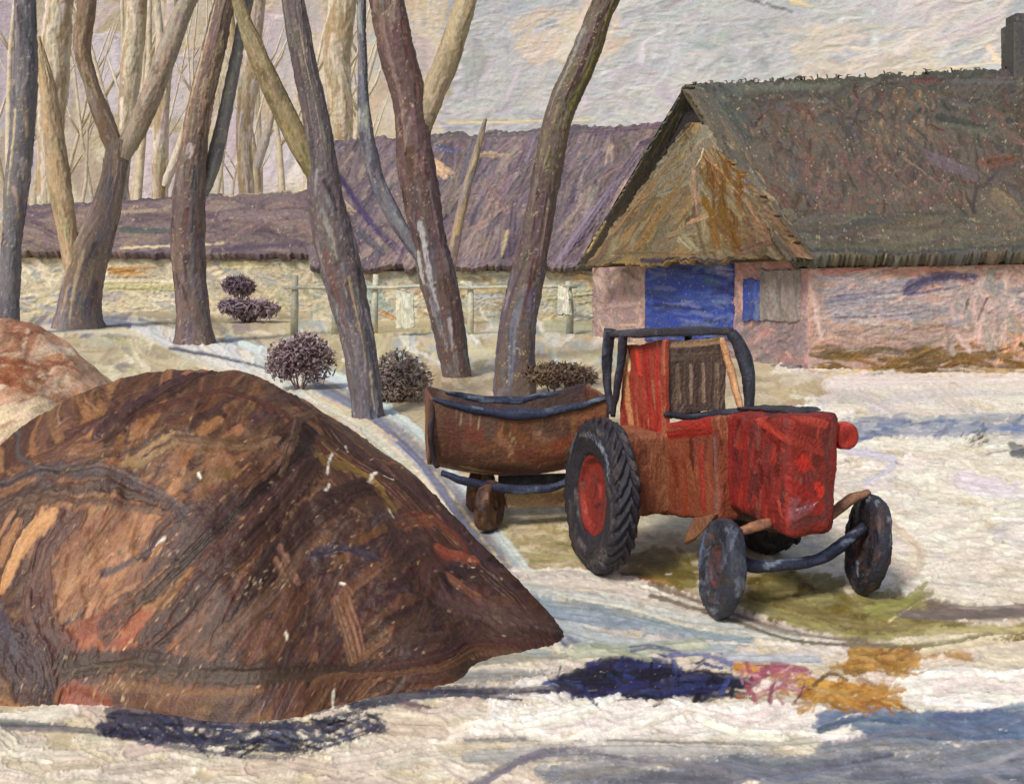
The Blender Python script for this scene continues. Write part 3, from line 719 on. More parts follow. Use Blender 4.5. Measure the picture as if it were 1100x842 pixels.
# roof: eave line overhangs, ridge above
apx = (Ac+Cc)/2
R0 = np.array([*(P(744, 92, 38.4)[:1]), 38.4, P(744, 92, 38.4)[2]]); R1 = P(1360, 62, 39.0)
E0 = P(858, 276, 31.3); E1 = P(1360, 268, 32.0)
rf = wall_sheet(R0, R1, E1, E0, (92, 84, 74), 33)
rf.daubs((740, 70, 1380, 130), [(74, 73, 66), (66, 66, 62), (84, 78, 68), (72, 66, 62)], 340, 40, 11, -20, 18)
rf.daubs((760, 100, 1380, 250), [(80, 71, 63), (98, 72, 60), (92, 66, 58), (88, 73, 64), (72, 66, 62), (78, 68, 66), (92, 78, 64), (70, 69, 63), (74, 73, 66)], 800, 24, 8, 60, 35, curve=.3)
rf.daubs((800, 232, 1380, 280), [(92, 87, 74), (84, 80, 70), (100, 94, 78), (80, 75, 68), (96, 84, 72)], 300, 44, 9, -8, 12)
rf.daubs((740, 90, 800, 190), [(80, 82, 76), (72, 76, 72), (66, 68, 64)], 60, 28, 12, 50, 14)
rf.daubs((780, 120, 900, 230), [(106, 84, 68), (114, 90, 70), (98, 78, 68)], 150, 11, 4, 90, 20, dry=.6, hgt=.5)
rf.daubs((930, 100, 1010, 160), [(112, 90, 70), (104, 82, 68), (120, 98, 74)], 90, 11, 5, 80, 20, dry=.6, hgt=.5)
rf.daubs((860, 160, 1000, 230), [(104, 78, 70), (96, 72, 70), (110, 84, 70)], 120, 12, 5, -40, 30, dry=.6, hgt=.5)
for pts, w, c in [([(980, 88), (1012, 90)], 10, (104, 64, 58)), ([(1060, 178), (1090, 172)], 16, (108, 72, 60)), ([(1070, 205), (1095, 225)], 12, (108, 94, 70)),
                  ([(750, 100), (780, 140), (800, 170)], 16, (84, 86, 78)), ([(860, 92), (960, 82), (1060, 82)], 10, (72, 78, 66)), ([(800, 94), (900, 92)], 12, (84, 88, 78)),
                  ([(1010, 130), (1060, 140)], 16, (76, 82, 76)), ([(1000, 170), (1050, 190)], 14, (92, 80, 84)), ([(850, 272), (960, 271), (1100, 266), (1360, 264)], 5, (62, 58, 66)),
                  ([(880, 262), (980, 262), (1100, 258)], 8, (92, 92, 76)), ([(760, 150), (800, 200), (850, 262)], 6, (116, 92, 68)), ([(765, 160), (812, 215)], 3, (150, 118, 84)),
                  ([(780, 170), (820, 230), (860, 268)], 12, (98, 96, 82)), ([(970, 170), (1010, 200)], 4, (118, 92, 76)), ([(1020, 88), (1090, 86)], 12, (84, 76, 78))]:
    rf.st(pts, w, c, hgt=1.4)
rf.rag(.30, .22, .25, 0, depth=10)
m_th = paint_mat('thatch_paint', px=.05, rough=.65, spec=.2, bump=.9, stretch=(1.3, 1, .7))
W2B(rf); roof = rf.build('roof', m_th, .14, barn, thick=.45); tag(roof, 'dark grey-brown mossy thatch')
# back slope and verge (thick thatch edge running down behind the gable)
L0 = P(620, 289, 45.4)
R0b = P(738, 92, 38.9)
bk = Sheet(quad_grid(R0b+np.array([26, 4, .2]), R0b, L0, L0+np.array([26, 8, 0]), wcells=60, hcells=160), (74, 70, 72), seed=34)
bk.cv.fill((0, 0, 60, 160), [(74, 70, 72), (84, 78, 80), (66, 62, 70)], 120, 30, 8, 90)
W2B(bk); o = bk.build('roof_slope', m_th, .06, barn, thick=.1)
apex = P(745, 128, 38.0)
# verge band between apex of gable and ridge
vb = Sheet(quad_grid(P(736, 94, 38.2), P(752, 92, 38.2), P(650, 285, 44.4), P(619, 290, 44.8), cell=1.1), (92, 88, 80), cpp=.9, seed=35)
vb.daubs((620, 90, 750, 290), [(104, 98, 88), (90, 86, 82), (120, 110, 88), (84, 80, 80)], 150, 30, 8, 122, 8)
vb.daubs((700, 95, 750, 150), [(92, 92, 82), (82, 84, 76)], 40, 20, 10, 120, 20)
for pts, w, c in [([(728, 120), (700, 170)], 4, (150, 126, 90)), ([(632, 270), (650, 240)], 5, (206, 176, 120))]: vb.st(pts, w, c)
vb.rag(.1, .2, .2, .2, depth=6)
W2B(vb); o = vb.build('verge', m_th, .06, barn, thick=.12)
v2 = Sheet(quad_grid(P(736, 96, 38.0), P(756, 96, 37.8), P(874, 277, 31.0), P(846, 279, 31.2), cell=1.1), (84, 80, 70), cpp=.9, seed=37)
v2.daubs((736, 96, 874, 279), [(84, 82, 72), (96, 88, 74), (72, 70, 66), (110, 94, 72)], 160, 26, 8, 58, 12)
v2.daubs((745, 150, 850, 275), [(128, 102, 72), (140, 112, 78)], 40, 14, 5, 58, 12, dry=.5)
v2.rag(.1, .2, .2, .1, depth=6)
W2B(v2); v2.build('verge', m_th, .06, barn, thick=.12)
# gable triangle of brown boards: mesh grid, top collapsed
ga = Sheet(quad_grid(P(741, 132, 36.7), P(753, 132, 36.5), P(866, 277, 30.75), P(629, 286, 42.9), cell=1.3), (140, 116, 78), cpp=.8, seed=36)
ga.daubs((640, 140, 860, 280), [(126, 110, 82), (136, 120, 94), (108, 90, 64), (120, 106, 84), (100, 88, 70)], 300, 34, 12, lambda x, y: 125 if x < 745 else 60, 12)
ga.daubs((700, 130, 760, 200), [(120, 114, 96), (130, 122, 102)], 40, 30, 10, 125, 12)
ga.daubs((760, 170, 800, 262), [(110, 76, 30), (120, 84, 34), (98, 68, 34)], 36, 34, 10, 80, 10)
ga.daubs((800, 220, 860, 275), [(116, 90, 64), (130, 102, 74)], 40, 20, 9, 50, 20)
for pts, w, c in [([(745, 180), (752, 230)], 10, (170, 124, 96)), ([(740, 240), (760, 232)], 8, (186, 140, 110)), ([(735, 255), (750, 270)], 14, (152, 144, 112)),
                  ([(755, 165), (775, 185), (800, 215)], 5, (190, 144, 96)), ([(800, 215), (820, 245)], 5, (150, 112, 76)), ([(756, 160), (748, 180)], 4, (216, 190, 150)),
                  ([(720, 150), (740, 138)], 5, (166, 148, 116)), ([(660, 272), (740, 274), (800, 262)], 7, (120, 96, 66)), ([(650, 250), (690, 210), (730, 160)], 12, (148, 124, 88)),
                  ([(690, 262), (710, 230), (735, 190)], 14, (134, 104, 56)), ([(690, 279), (740, 279), (795, 279)], 6, (60, 56, 70)), ([(795, 272), (830, 262), (862, 272)], 8, (110, 84, 70))]:
    ga.st(pts, w, c, hgt=1.3)
ga.rag(0, .3, .35, .35, depth=8)
W2B(ga); o = ga.build('gable', m_wall, .1, barn, thick=.25); tag(o, 'ochre-brown gable triangle')
# tufts along ridge
bm = bmesh.new(); rr = random.Random(5)
for i in range(70):
    t = rr.random()**1.2*.62; p = R0+(R1-R0)*t
    a = rr.uniform(-.7, 1.2); L = rr.uniform(.15, .5)
    q = p+np.array([math.sin(a)*L, rr.uniform(-.2, .2), .02+abs(math.cos(a))*L*.35]); mid = (p+q)/2+np.array([0, 0, .07])
    o_ = np.array(barn.location[:])
    bm_tube(bm, [p-o_-np.array([0, 0, .1]), mid-o_, q-o_], [.035, .028, .01], 5)
m_tuft = paint_mat('tuft_paint', px=.05, col=[(70, 74, 64), (92, 92, 78), (110, 92, 70)])
tag(bm_obj('thatch_tufts', bm, m_tuft, barn), kind='stuff')
# chimney
ch = empty('chim', (0, 0, 0)); bpy.data.objects.remove(ch)
cpos = P(1108, 90, 38.8)-np.array(barn.location[:])
bm = bmesh.new(); bm_box(bm, (cpos[0]-.85, cpos[1]-.5, cpos[2]-.9), (cpos[0]+.85, cpos[1]+.5, cpos[2]+2.05), .05)
bm_box(bm, (cpos[0]-.72, cpos[1]-.42, cpos[2]+2.05), (cpos[0]+.72, cpos[1]+.42, cpos[2]+2.4), .04)
densify(bm, .09); C = paint3d(bm, [(84, 82, 80), (98, 94, 88), (72, 72, 76)], 90, .7, .25, (0, 0, 1), np.random.RandomState(3), .03)
bm_obj('chimney', bm, m_wall, barn, C)

# ---- purple roofed barn
pb = empty('purple_roofed_barn', at(540, 56, 0)); tag(pb, 'distant barn with steep mauve-purple roof and cream wall, behind the bare trees', 'barn')
def simple_barn(root, ridge, eave, Yr, Ye, base_z, roofpal, wallpal, seed, strokes=(), wallstrokes=(), wall_x=None, rag=.35):
    """ridge/eave: [(x,y),(x,y)] picture ends"""
    loc = np.array(root.location[:])
    a, b = P(*ridge[0], Yr), P(*ridge[1], Yr); d, c = P(*eave[0], Ye), P(*eave[1], Ye)
    sh = Sheet(quad_grid(a, b, c, d), roofpal[0], cpp=.74, seed=seed)
    x0, x1 = min(ridge[0][0], eave[0][0]), max(ridge[1][0], eave[1][0]); y0, y1 = ridge[1][1], eave[0][1]
    sh.daubs((x0, y0, x1, y1), roofpal, int((x1-x0)*(y1-y0)/90), 44, 10, 118 if seed == 51 else 0, 14)
    for pts, w, cc in strokes: sh.st(pts, w, cc, hgt=1.3)
    sh.rag(rag, rag, rag, rag, depth=8)
    sh.A -= loc; sh.build('roof', m_roof, .2, root, thick=.5)
    # rear slope
    d2, c2 = d+np.array([0, 2*(Yr-Ye), 0]), c+np.array([0, 2*(Yr-Ye), 0])
    s2 = Sheet(quad_grid(b-[0, 0, .15], a-[0, 0, .15], d2, c2, wcells=60, hcells=30), roofpal[0], seed=seed+1); s2.cv.fill((0, 0, 60, 30), roofpal, 50, 20, 8, 90)
    s2.A -= loc; s2.build('roof_slope', m_roof, .05, root, thick=.3)
    # front wall
    wx0, wx1 = wall_x or (eave[0][0]+6, eave[1][0]-6)
    Yw = Ye+.6; zt = c[2]-.1
    A0, A1 = at(wx0, Yw, zt), at(wx1, Yw, zt); A3, A2 = at(wx0, Yw, base_z), at(wx1, Yw, base_z)
    sh = Sheet(quad_grid(A0, A1, A2, A3, cell=1.2), wallpal[0], cpp=.8, seed=seed+2)
    yb = proj(A2)[1]
    sh.daubs((wx0, eave[0][1], wx1, yb), wallpal, int((wx1-wx0)*(yb-eave[0][1])/70), 26, 9, 10, 30)
    for pts, w, cc in wallstrokes: sh.st(pts, w, cc, hgt=1.3)
    sh.A -= loc; sh.build('wall', m_wall2, .18, root, thick=.4)
    # end walls with gable points
    dp = 2*(Yr-Ye)-1.2
    for A_, rp in ((A0, a), (A1, b)):
        bm = bmesh.new()
        f = A_-loc; bt = np.array([f[0], f[1], base_z]); bk_ = bt+np.array([0, dp, 0]); fb = f+np.array([0, dp, 0]); ap = np.array([f[0], f[1]+dp/2, rp[2]-.5])
        sgn = .3 if A_ is A0 else -.3
        o0 = np.array([sgn, .05, 0]); o1 = np.array([0, .05, 0])
        v0 = [bm.verts.new(Vector(p+o1)) for p in (bt, bk_, fb, ap, f)]; v1 = [bm.verts.new(Vector(p+o0)) for p in (bt, bk_, fb, ap, f)]
        bm.faces.new(v0); bm.faces.new(v1[::-1])
        for i in range(5): bm.faces.new([v0[i], v1[i], v1[(i+1) % 5], v0[(i+1) % 5]])
        bmesh.ops.recalc_face_normals(bm, faces=bm.faces[:])
        bm_obj('gable', bm, m_gab, root, smooth=False)
m_roof = paint_mat('roof_paint', px=.09, rough=.6, spec=.2, bump=.8)
m_wall2 = paint_mat('plaster_paint', px=.09, rough=.6, spec=.2, bump=.7)
m_gab = paint_mat('gable_paint', px=.2, col=[(150, 134, 120), (176, 158, 130), (190, 172, 140)])
PR = [(108, 94, 102), (118, 102, 108), (96, 84, 96), (128, 110, 108), (90, 80, 92), (112, 98, 96), (140, 122, 112)]
simple_barn(pb, [(352, 152), (728, 131)], [(330, 287), (648, 288)], 59, 55, 0, PR,
            [(200, 190, 160), (184, 178, 154), (210, 202, 180), (172, 170, 158), (180, 156, 118), (160, 166, 160)], 51,
            strokes=[([(455, 150), (560, 145), (640, 140)], 8, (74, 74, 84)), ([(640, 140), (725, 132)], 9, (94, 78, 96)), ([(470, 160), (500, 166)], 9, (70, 76, 120)),
                     ([(460, 175), (480, 190)], 12, (190, 160, 120)), ([(520, 165), (550, 168)], 9, (170, 144, 120)), ([(540, 190), (500, 270)], 6, (146, 122, 112)), ([(520, 200), (545, 230)], 10, (134, 108, 104)),
                     ([(655, 160), (652, 180)], 7, (186, 160, 130)), ([(672, 195), (655, 230)], 5, (190, 164, 134)), ([(545, 250), (540, 275)], 9, (186, 160, 124)),
                     ([(620, 260), (690, 160)], 14, (110, 98, 118)), ([(600, 280), (660, 200)], 12, (116, 102, 120)), ([(690, 155), (720, 142)], 10, (90, 80, 104)), ([(480, 230), (500, 160)], 7, (110, 96, 86)),
                     ([(350, 170), (372, 200), (400, 240), (432, 272)], 12, (62, 56, 96)), ([(340, 190), (380, 270)], 20, (90, 76, 92)), ([(360, 210), (380, 230)], 10, (176, 150, 126)), ([(385, 250), (410, 275)], 12, (84, 80, 96)),
                     ([(490, 280), (640, 284)], 8, (128, 112, 124))],
            wallstrokes=[([(490, 293), (545, 292)], 9, (206, 206, 180)), ([(500, 310), (560, 306)], 12, (196, 176, 120)), ([(395, 310), (420, 330)], 20, (158, 172, 160)), ([(410, 335), (430, 345)], 10, (196, 150, 90)),
                         ([(590, 320), (640, 316)], 20, (170, 166, 136)), ([(505, 316), (540, 318)], 8, (170, 180, 186)), ([(610, 335), (635, 342)], 12, (150, 150, 140)), ([(620, 300), (640, 300)], 10, (208, 176, 120))])
lb = empty('low_barn', at(200, 64, 0)); tag(lb, 'long low distant barn with flat dark brown-purple roof, behind the trees at left', 'barn')
simple_barn(lb, [(24, 221), (345, 205)], [(10, 271), (345, 274)], 67, 63.5, 0, [(104, 88, 92), (118, 100, 96), (92, 78, 88), (128, 108, 98)],
            [(202, 190, 158), (188, 178, 152), (212, 202, 176), (178, 170, 148), (168, 168, 164)], 55,
            strokes=[([(70, 222), (200, 212), (335, 204)], 8, (84, 76, 88)), ([(120, 228), (200, 224)], 8, (150, 128, 106)), ([(130, 248), (190, 250)], 12, (84, 84, 88)), ([(130, 268), (240, 262)], 5, (206, 184, 140)),
                     ([(230, 268), (330, 262)], 10, (84, 66, 88)), ([(240, 235), (320, 232)], 14, (120, 104, 104)), ([(70, 262), (130, 268)], 12, (92, 80, 94)), ([(240, 210), (320, 206)], 3, (196, 176, 134))],
            wallstrokes=[([(120, 290), (165, 292)], 12, (200, 150, 80)), ([(240, 285), (290, 285)], 9, (222, 208, 160)), ([(280, 280), (340, 282)], 8, (190, 190, 166)), ([(115, 305), (190, 310)], 12, (190, 180, 128))])

# ================================================================== TREES
def tube_sheet(path, Y, pals, base, seed, cell=1.35, flare=0., depth=0., wob=.035, cpp=.74, n_mult=1.15, width=6.5, extra=(), ymin=None):
    """path [(x,y,w)] from top to foot; pals [(y, palette)]"""
    pts = catmull(np.array(path, float), cell*1.0)
    n = len(pts)
    Yv = Y+depth*np.linspace(1, 0, n)
    c = np.stack([(pts[:, 0]-CX)/F*Yv, Yv, EYE-(pts[:, 1]-HY)/F*Yv], -1)
    r = np.maximum(pts[:, 2], 1)/2/F*Yv
    r = r*(1+.14*(smooth_noise(1, n, 30, np.random.RandomState(seed))[0]-.5))
    if flare: r = r*(1+flare*np.exp(-(n-1-np.arange(n))/14.))
    t = np.gradient(c, axis=0); t /= np.linalg.norm(t, axis=1, keepdims=True)
    e = np.array([0, -1, 0.]); a = np.cross(t, e); a /= np.linalg.norm(a, axis=1, keepdims=True); b = np.cross(a, t)
    pw = np.max(pts[:, 2]); m = int(np.clip(math.pi*pw/cell, 16, 110))
    th = np.linspace(0, 2*math.pi, m, endpoint=False)+math.pi/2+math.pi
    rg = np.random.RandomState(seed+5)
    lump = 1+wob*2*(smooth_noise(n, m, 9, rg)-.5)+wob*1.4*(smooth_noise(n, m, 3.2, rg)-.5)
    A = c[:, None]+(np.cos(th)[None, :, None]*a[:, None]+np.sin(th)[None, :, None]*b[:, None])*(r[:, None]*lump)[..., None]
    sh = Sheet(A, base, cpp=cpp, seed=seed, wrap=True); sh.speck = .71
    ns = int(n*m/95*n_mult)+8
    rows_y = pts[:, 1]
    for i in range(ns):
        row = sh.cv.rng.uniform(0, n); col = sh.cv.rng.uniform(0, m); yy = rows_y[min(int(row), n-1)]
        # pick palette by blending between zones
        k = 0
        while k < len(pals)-1 and sh.cv.rng.rand() > np.clip((pals[k+1][0]-yy)/30+.5, 0, 1): k += 1
        L = sh.cv.rng.uniform(14, 46)*cpp; w = width*cpp*sh.cv.rng.uniform(.6, 1.5); sl = sh.cv.rng.randn()*L*.08
        sh.cv.stroke([(col, row-L/2), (col+sl, row), (col+sl*1.5, row+L/2)], w, pals[k][1][sh.cv.rng.randint(len(pals[k][1]))], .92, .36, 1., .35, 12)
    for (off, y0, y1, w, cc) in extra:   # lengthwise accent: off -1..1 across the visible face
        i0 = int(np.argmin(np.abs(rows_y-y0))); i1 = int(np.argmin(np.abs(rows_y-y1)))
        ang = math.asin(np.clip(off, -.95, .95)); col = m/2+ang/(2*math.pi)*m
        sh.cv.stroke([(col, i0), (col, (i0+i1)/2), (col, i1)], w*cpp, cc, .95, .3, 1.3)
    return sh
m_bark = {}
def bark(Y):
    k = round(Y/6)
    if k not in m_bark: m_bark[k] = paint_mat('bark_paint', px=Y/F*1.1, rough=.6, spec=.25, bump=.8, stretch=(1.2, 1.2, .4))
    return m_bark[k]
def tree(name, label, Y, trunk, pals, base, seed, branches=(), flare=.12, group=None, cat='tree', extra=(), depth=0., **kw):
    foot = P(trunk[-1][0], trunk[-1][1], Y); foot[2] = 0
    root = empty(name, foot); tag(root, label, cat, group)
    sh = tube_sheet(trunk, Y, pals, base, seed, flare=flare, extra=extra, depth=depth, **kw)
    sh.A -= foot; sh.build('trunk', bark(Y), Y/F*1.7, root)
    for i, br in enumerate(branches):
        bp, bpal = br[0], (br[1] if len(br) > 1 and br[1] else pals)
        dz = br[2] if len(br) > 2 else 0.
        sb = tube_sheet(bp, Y+dz, bpal, bpal[0][1][0], seed+40+i, depth=depth, **kw)
        sb.A -= foot; sb.build('branch', bark(Y), Y/F*1.7, root)
    return root
BR = [(96, 76, 74), (110, 86, 80), (80, 64, 70), (126, 102, 88), (104, 92, 98)]
GB = [(96, 94, 102), (110, 106, 112), (84, 84, 96), (122, 116, 118)]
PU = [(88, 72, 84), (100, 84, 92), (76, 66, 80)]
TN = [(204, 190, 168), (196, 182, 160), (208, 196, 178), (194, 182, 172)]
OLV = [(104, 98, 62), (120, 112, 70), (92, 86, 62)]
TP = [(-120, 0)]
# T8 leaning right, behind the trailer
tree('bare_tree', 'bare brown tree leaning right, its foot directly behind the brown trailer', 25.5,
     [(728, -170, 16), (700, -90, 21), (655, -10, 27), (628, 60, 29), (602, 120, 30), (590, 175, 31), (578, 240, 32), (566, 300, 35), (556, 350, 39), (553, 405, 42), (553, 440, 42)],
     [(-200, [(106, 92, 76), (92, 80, 72)]), (60, [(112, 104, 76), (96, 88, 76), (104, 92, 72)]), (190, [(98, 82, 80), (86, 72, 76)]), (300, [(102, 98, 110), (84, 76, 92), (92, 88, 104)])], (100, 86, 78), 61,
     branches=[([(640, -160, 6), (662, -110, 9), (690, -70, 13)],), ([(790, -150, 5), (750, -110, 9), (706, -80, 13)],)],
     extra=[(.7, 0, 120, 9, (112, 112, 50)), (.6, 60, 170, 7, (124, 122, 64)), (-.7, 40, 130, 7, (140, 142, 136)), (.1, 20, 130, 8, (86, 68, 60)), (.0, 210, 300, 10, (92, 74, 78)), (-.2, 330, 410, 9, (112, 112, 130)), (.2, 280, 340, 6, (96, 60, 60)), (.5, 215, 290, 4, (130, 100, 98))])
# T6 thick dark, leaning left
tree('bare_tree', 'thick dark bare tree leaning left at the centre, left of the trailer-side tree', 30,
     [(375, -180, 22), (395, -90, 30), (413, -10, 36), (425, 50, 38), (440, 110, 38), (446, 170, 38), (456, 230, 38), (468, 290, 37), (480, 340, 34), (487, 380, 30), (492, 408, 26)],
     [(-200, [(124, 104, 92), (108, 92, 86)]), (40, [(104, 80, 78), (92, 70, 72), (116, 90, 84)]), (200, [(94, 78, 84), (84, 70, 80)]), (290, GB)], (100, 80, 78), 62,
     branches=[([(540, -110, 10), (518, -50, 16), (498, 10, 22), (482, 60, 24), (466, 100, 24), (454, 135, 22), (446, 165, 16)], [(-100, [(176, 160, 128), (164, 146, 118), (156, 140, 118)])]),
               ([(388, -120, 7), (388, -40, 8), (389, 60, 9), (392, 130, 14), (404, 190, 16), (428, 240, 16), (450, 275, 12), (466, 300, 6)], [(-100, [(112, 112, 120), (140, 142, 140), (92, 96, 110)]), (140, [(84, 84, 100), (110, 110, 118)])], 0)],
     extra=[(-.4, 20, 150, 7, (134, 112, 100)), (.7, 30, 110, 6, (126, 84, 80)), (-.3, 240, 330, 8, (146, 150, 156)), (.4, 300, 380, 5, (96, 70, 72)), (-.75, 270, 300, 8, (176, 186, 180)), (.6, 200, 300, 6, (118, 98, 106))])
# T4
tree('bare_tree', 'grey-purple bare tree just behind the brown heap, with an olive side branch', 22.5,
     [(285, -170, 16), (300, -80, 20), (314, -5, 24), (325, 60, 26), (338, 120, 27), (346, 170, 30), (350, 215, 40), (362, 270, 44), (374, 320, 38), (384, 365, 34), (391, 410, 32), (396, 456, 32)],
     [(-200, [(120, 110, 104), (104, 96, 98)]), (60, [(100, 92, 92), (114, 104, 100), (88, 78, 84)]), (190, [(104, 92, 96), (116, 110, 110), (92, 78, 86)]), (330, [(106, 104, 114), (92, 88, 100)])], (100, 90, 92), 63,
     branches=[([(240, -60, 7), (258, 10, 14), (275, 55, 19), (293, 95, 22), (312, 135, 23), (334, 178, 20), (348, 208, 12)], [(-100, [(150, 134, 100), (136, 122, 92)]), (90, [(120, 110, 78), (134, 122, 84)])], .0)],
     extra=[(.3, 30, 150, 3, (186, 176, 160)), (-.3, 60, 140, 6, (84, 76, 84)), (-.4, 270, 350, 9, (100, 74, 72)), (.4, 300, 400, 5, (144, 124, 100)), (.0, 350, 420, 8, (116, 114, 124)), (.6, 400, 440, 5, (206, 196, 170))])
# T3
tree('bare_tree', 'straight brown bare tree standing in front of the low barn', 41,
     [(285, -160, 14), (262, -70, 18), (243, -5, 22), (228, 60, 24), (216, 110, 26), (208, 160, 28), (203, 210, 33), (202, 260, 35), (205, 310, 33), (208, 345, 34), (209, 370, 38)],
     [(-200, [(150, 130, 106), (122, 102, 90)]), (40, [(130, 106, 90), (112, 92, 84), (146, 124, 100)]), (170, [(100, 84, 86), (112, 94, 90)]), (260, [(104, 88, 90), (92, 80, 88), (116, 100, 98)])], (110, 92, 86), 64,
     branches=[([(296, -100, 6), (276, -40, 9), (262, 20, 12), (250, 80, 12), (240, 130, 14), (228, 180, 14), (218, 210, 10)], [(-100, [(118, 116, 116), (134, 128, 118)])], .6)],
     flare=.25, extra=[(-.6, 10, 120, 4, (196, 172, 130)), (-.7, 60, 140, 4, (206, 182, 140)), (-.8, 20, 60, 3, (70, 56, 60)), (.0, 160, 170, 16, (160, 148, 140)), (.2, 228, 250, 10, (92, 66, 60)), (.5, 180, 300, 6, (84, 74, 88))])
# T2 forked
tree('forked_tree', 'pale purplish tree forking into a wide V near the left edge', 50,
     [(128, 150, 26), (122, 190, 26), (112, 230, 32), (98, 270, 40), (88, 310, 42), (85, 340, 46), (85, 354, 52)],
     [(100, [(150, 134, 112), (134, 118, 106)]), (180, [(128, 116, 122), (116, 106, 112), (142, 126, 116)]), (260, [(140, 118, 100), (122, 106, 98), (104, 96, 100)]), (325, [(100, 94, 104), (116, 106, 106)])], (130, 114, 106), 65,
     branches=[([(60, -120, 8), (80, -60, 13), (93, 0, 20), (88, 50, 17), (98, 90, 16), (112, 130, 20), (124, 160, 20)], [(-100, [(136, 112, 92), (152, 128, 104)]), (60, [(134, 116, 98), (148, 130, 106)])]),
               ([(250, -110, 8), (226, -50, 13), (200, 5, 18), (182, 50, 20), (164, 100, 20), (146, 140, 20), (130, 168, 20)], [(-100, [(164, 150, 132), (148, 134, 120)]), (90, [(144, 128, 104), (130, 114, 96)])]),
               ([(40, 40, 6), (52, 100, 16), (62, 180, 24), (72, 250, 20), (80, 300, 16)], [(-100, [(184, 160, 126), (172, 148, 116)])], -.3)],
     flare=.2, extra=[(0, 270, 340, 6, (186, 164, 120)), (-.5, 250, 330, 6, (130, 100, 76))])
# T1
tree('bare_tree', 'grey-blue straight bare tree standing at the far left edge', 46,
     [(34, -160, 12), (30, -60, 17), (27, 0, 22), (28, 60, 23), (26, 110, 24), (22, 160, 24), (17, 210, 24), (13, 260, 20), (10, 310, 20), (8, 352, 24)],
     [(-200, GB), (60, [(120, 114, 120), (104, 102, 114), (134, 124, 122)]), (130, [(134, 124, 124), (120, 112, 118), (160, 142, 120)]), (230, [(112, 108, 118), (96, 94, 108)])], (112, 108, 114), 66,
     extra=[(.6, 0, 100, 4, (88, 88, 104)), (-.3, 120, 210, 4, (200, 180, 140))])
# pale background trees: distance haze painted into the bark colour
bgpal = lambda k: [(-200, [TN[k % 4], TN[(k+1) % 4], (200, 184, 156)]), (230, [(160, 144, 128), (172, 156, 134)])]
BG = [
    ('broad tan tree rising pale behind the fork of the V-shaped tree', [(150, -80, 20), (146, 20, 22), (140, 80, 20), (134, 150, 16), (130, 230, 13)], [([(168, 0, 8), (172, 60, 9), (160, 110, 9), (140, 160, 8)], None)]),
    ('tan tree at the far left between the grey-blue tree and the V-shaped tree', [(70, -80, 22), (64, 0, 26), (58, 80, 29), (54, 150, 26), (52, 230, 21), (56, 300, 16)], []),
    ('hazy tan tree just left of the straight brown tree', [(180, -80, 12), (186, 0, 15), (178, 80, 13), (172, 150, 15), (170, 230, 13)], [([(222, 30, 5), (212, 90, 8), (196, 150, 9), (176, 200, 9)], None)]),
    ('hazy tan tree between the straight brown tree and the grey-purple tree', [(280, -80, 25), (274, 0, 22), (268, 80, 21), (262, 150, 17), (266, 230, 15)], [([(296, 90, 5), (290, 130, 8), (276, 180, 9)], None)]),
    ('widest hazy tan tree just right of the grey-purple tree', [(372, -80, 26), (368, 0, 29), (362, 60, 29), (366, 120, 25), (368, 200, 20)], []),
    ('thin hazy tan tree crossing left of the olive branch', [(238, -60, 8), (250, 40, 9), (262, 120, 10), (276, 200, 10)], []),
    ('faint thin mauve-grey tree standing before the mauve roof at the centre', [(522, 128, 3), (516, 150, 6), (508, 180, 9), (498, 215, 10), (486, 280, 10), (482, 340, 10)], []),
]
for i, (lab, tr, brs) in enumerate(BG):
    Yb = 74+i*3.1 if i < 6 else 52
    tr = list(tr)
    if i < 6:
        yf = HY+F*EYE/Yb; tr.append((tr[-1][0], yf, tr[-1][2]))
    tree('bare_tree' if tr else '', lab, Yb, tr, bgpal(i) if i < 6 else [(-200, [(122, 108, 106), (130, 114, 112)])], (170, 148, 116), 80+i*3,
         branches=[(b[0], None) for b in brs], group='hazy trees in the distance', flare=.05, width=7)
# far wood: twiggy mass of thin boughs behind the trees at left
bm = bmesh.new(); rr = random.Random(11)
for i in range(60):
    x = rr.uniform(-260, 400); Yw = rr.uniform(104, 128); y0 = HY+F*EYE/Yw
    ln = rr.uniform(-85, 85); top = rr.uniform(-140, 60)
    pts = []
    for k in range(6):
        t = k/5; pts.append(P(x+ln*t*t+rr.uniform(-5, 5), y0+(top-y0)*t, Yw))
    w = rr.uniform(3, 12)/2/F*Yw
    bm_tube(bm, pts, [w*(1-.75*k/5) for k in range(6)], 7)
    for q in range(3):
        k = rr.randint(2, 4); a = Vector(pts[k]); sx = rr.choice((-1, 1))
        L = rr.uniform(3, 8)
        bm_tube(bm, [a, a+Vector((sx*L*.3, 0, L*.5)), a+Vector((sx*L*.5, 0, L*1.1))], [w*.5, w*.35, w*.12], 5)
m_far = paint_mat('far_wood_paint', px=.35, col=[(192, 176, 150), (200, 186, 162), (206, 194, 174), (194, 182, 174)])  # near-sky tones put the distance haze into the colour
tag(bm_obj('far_wood', bm, m_far), kind='stuff', label='pale tan far-off wood of bare trees behind the low barn', cat='wood')

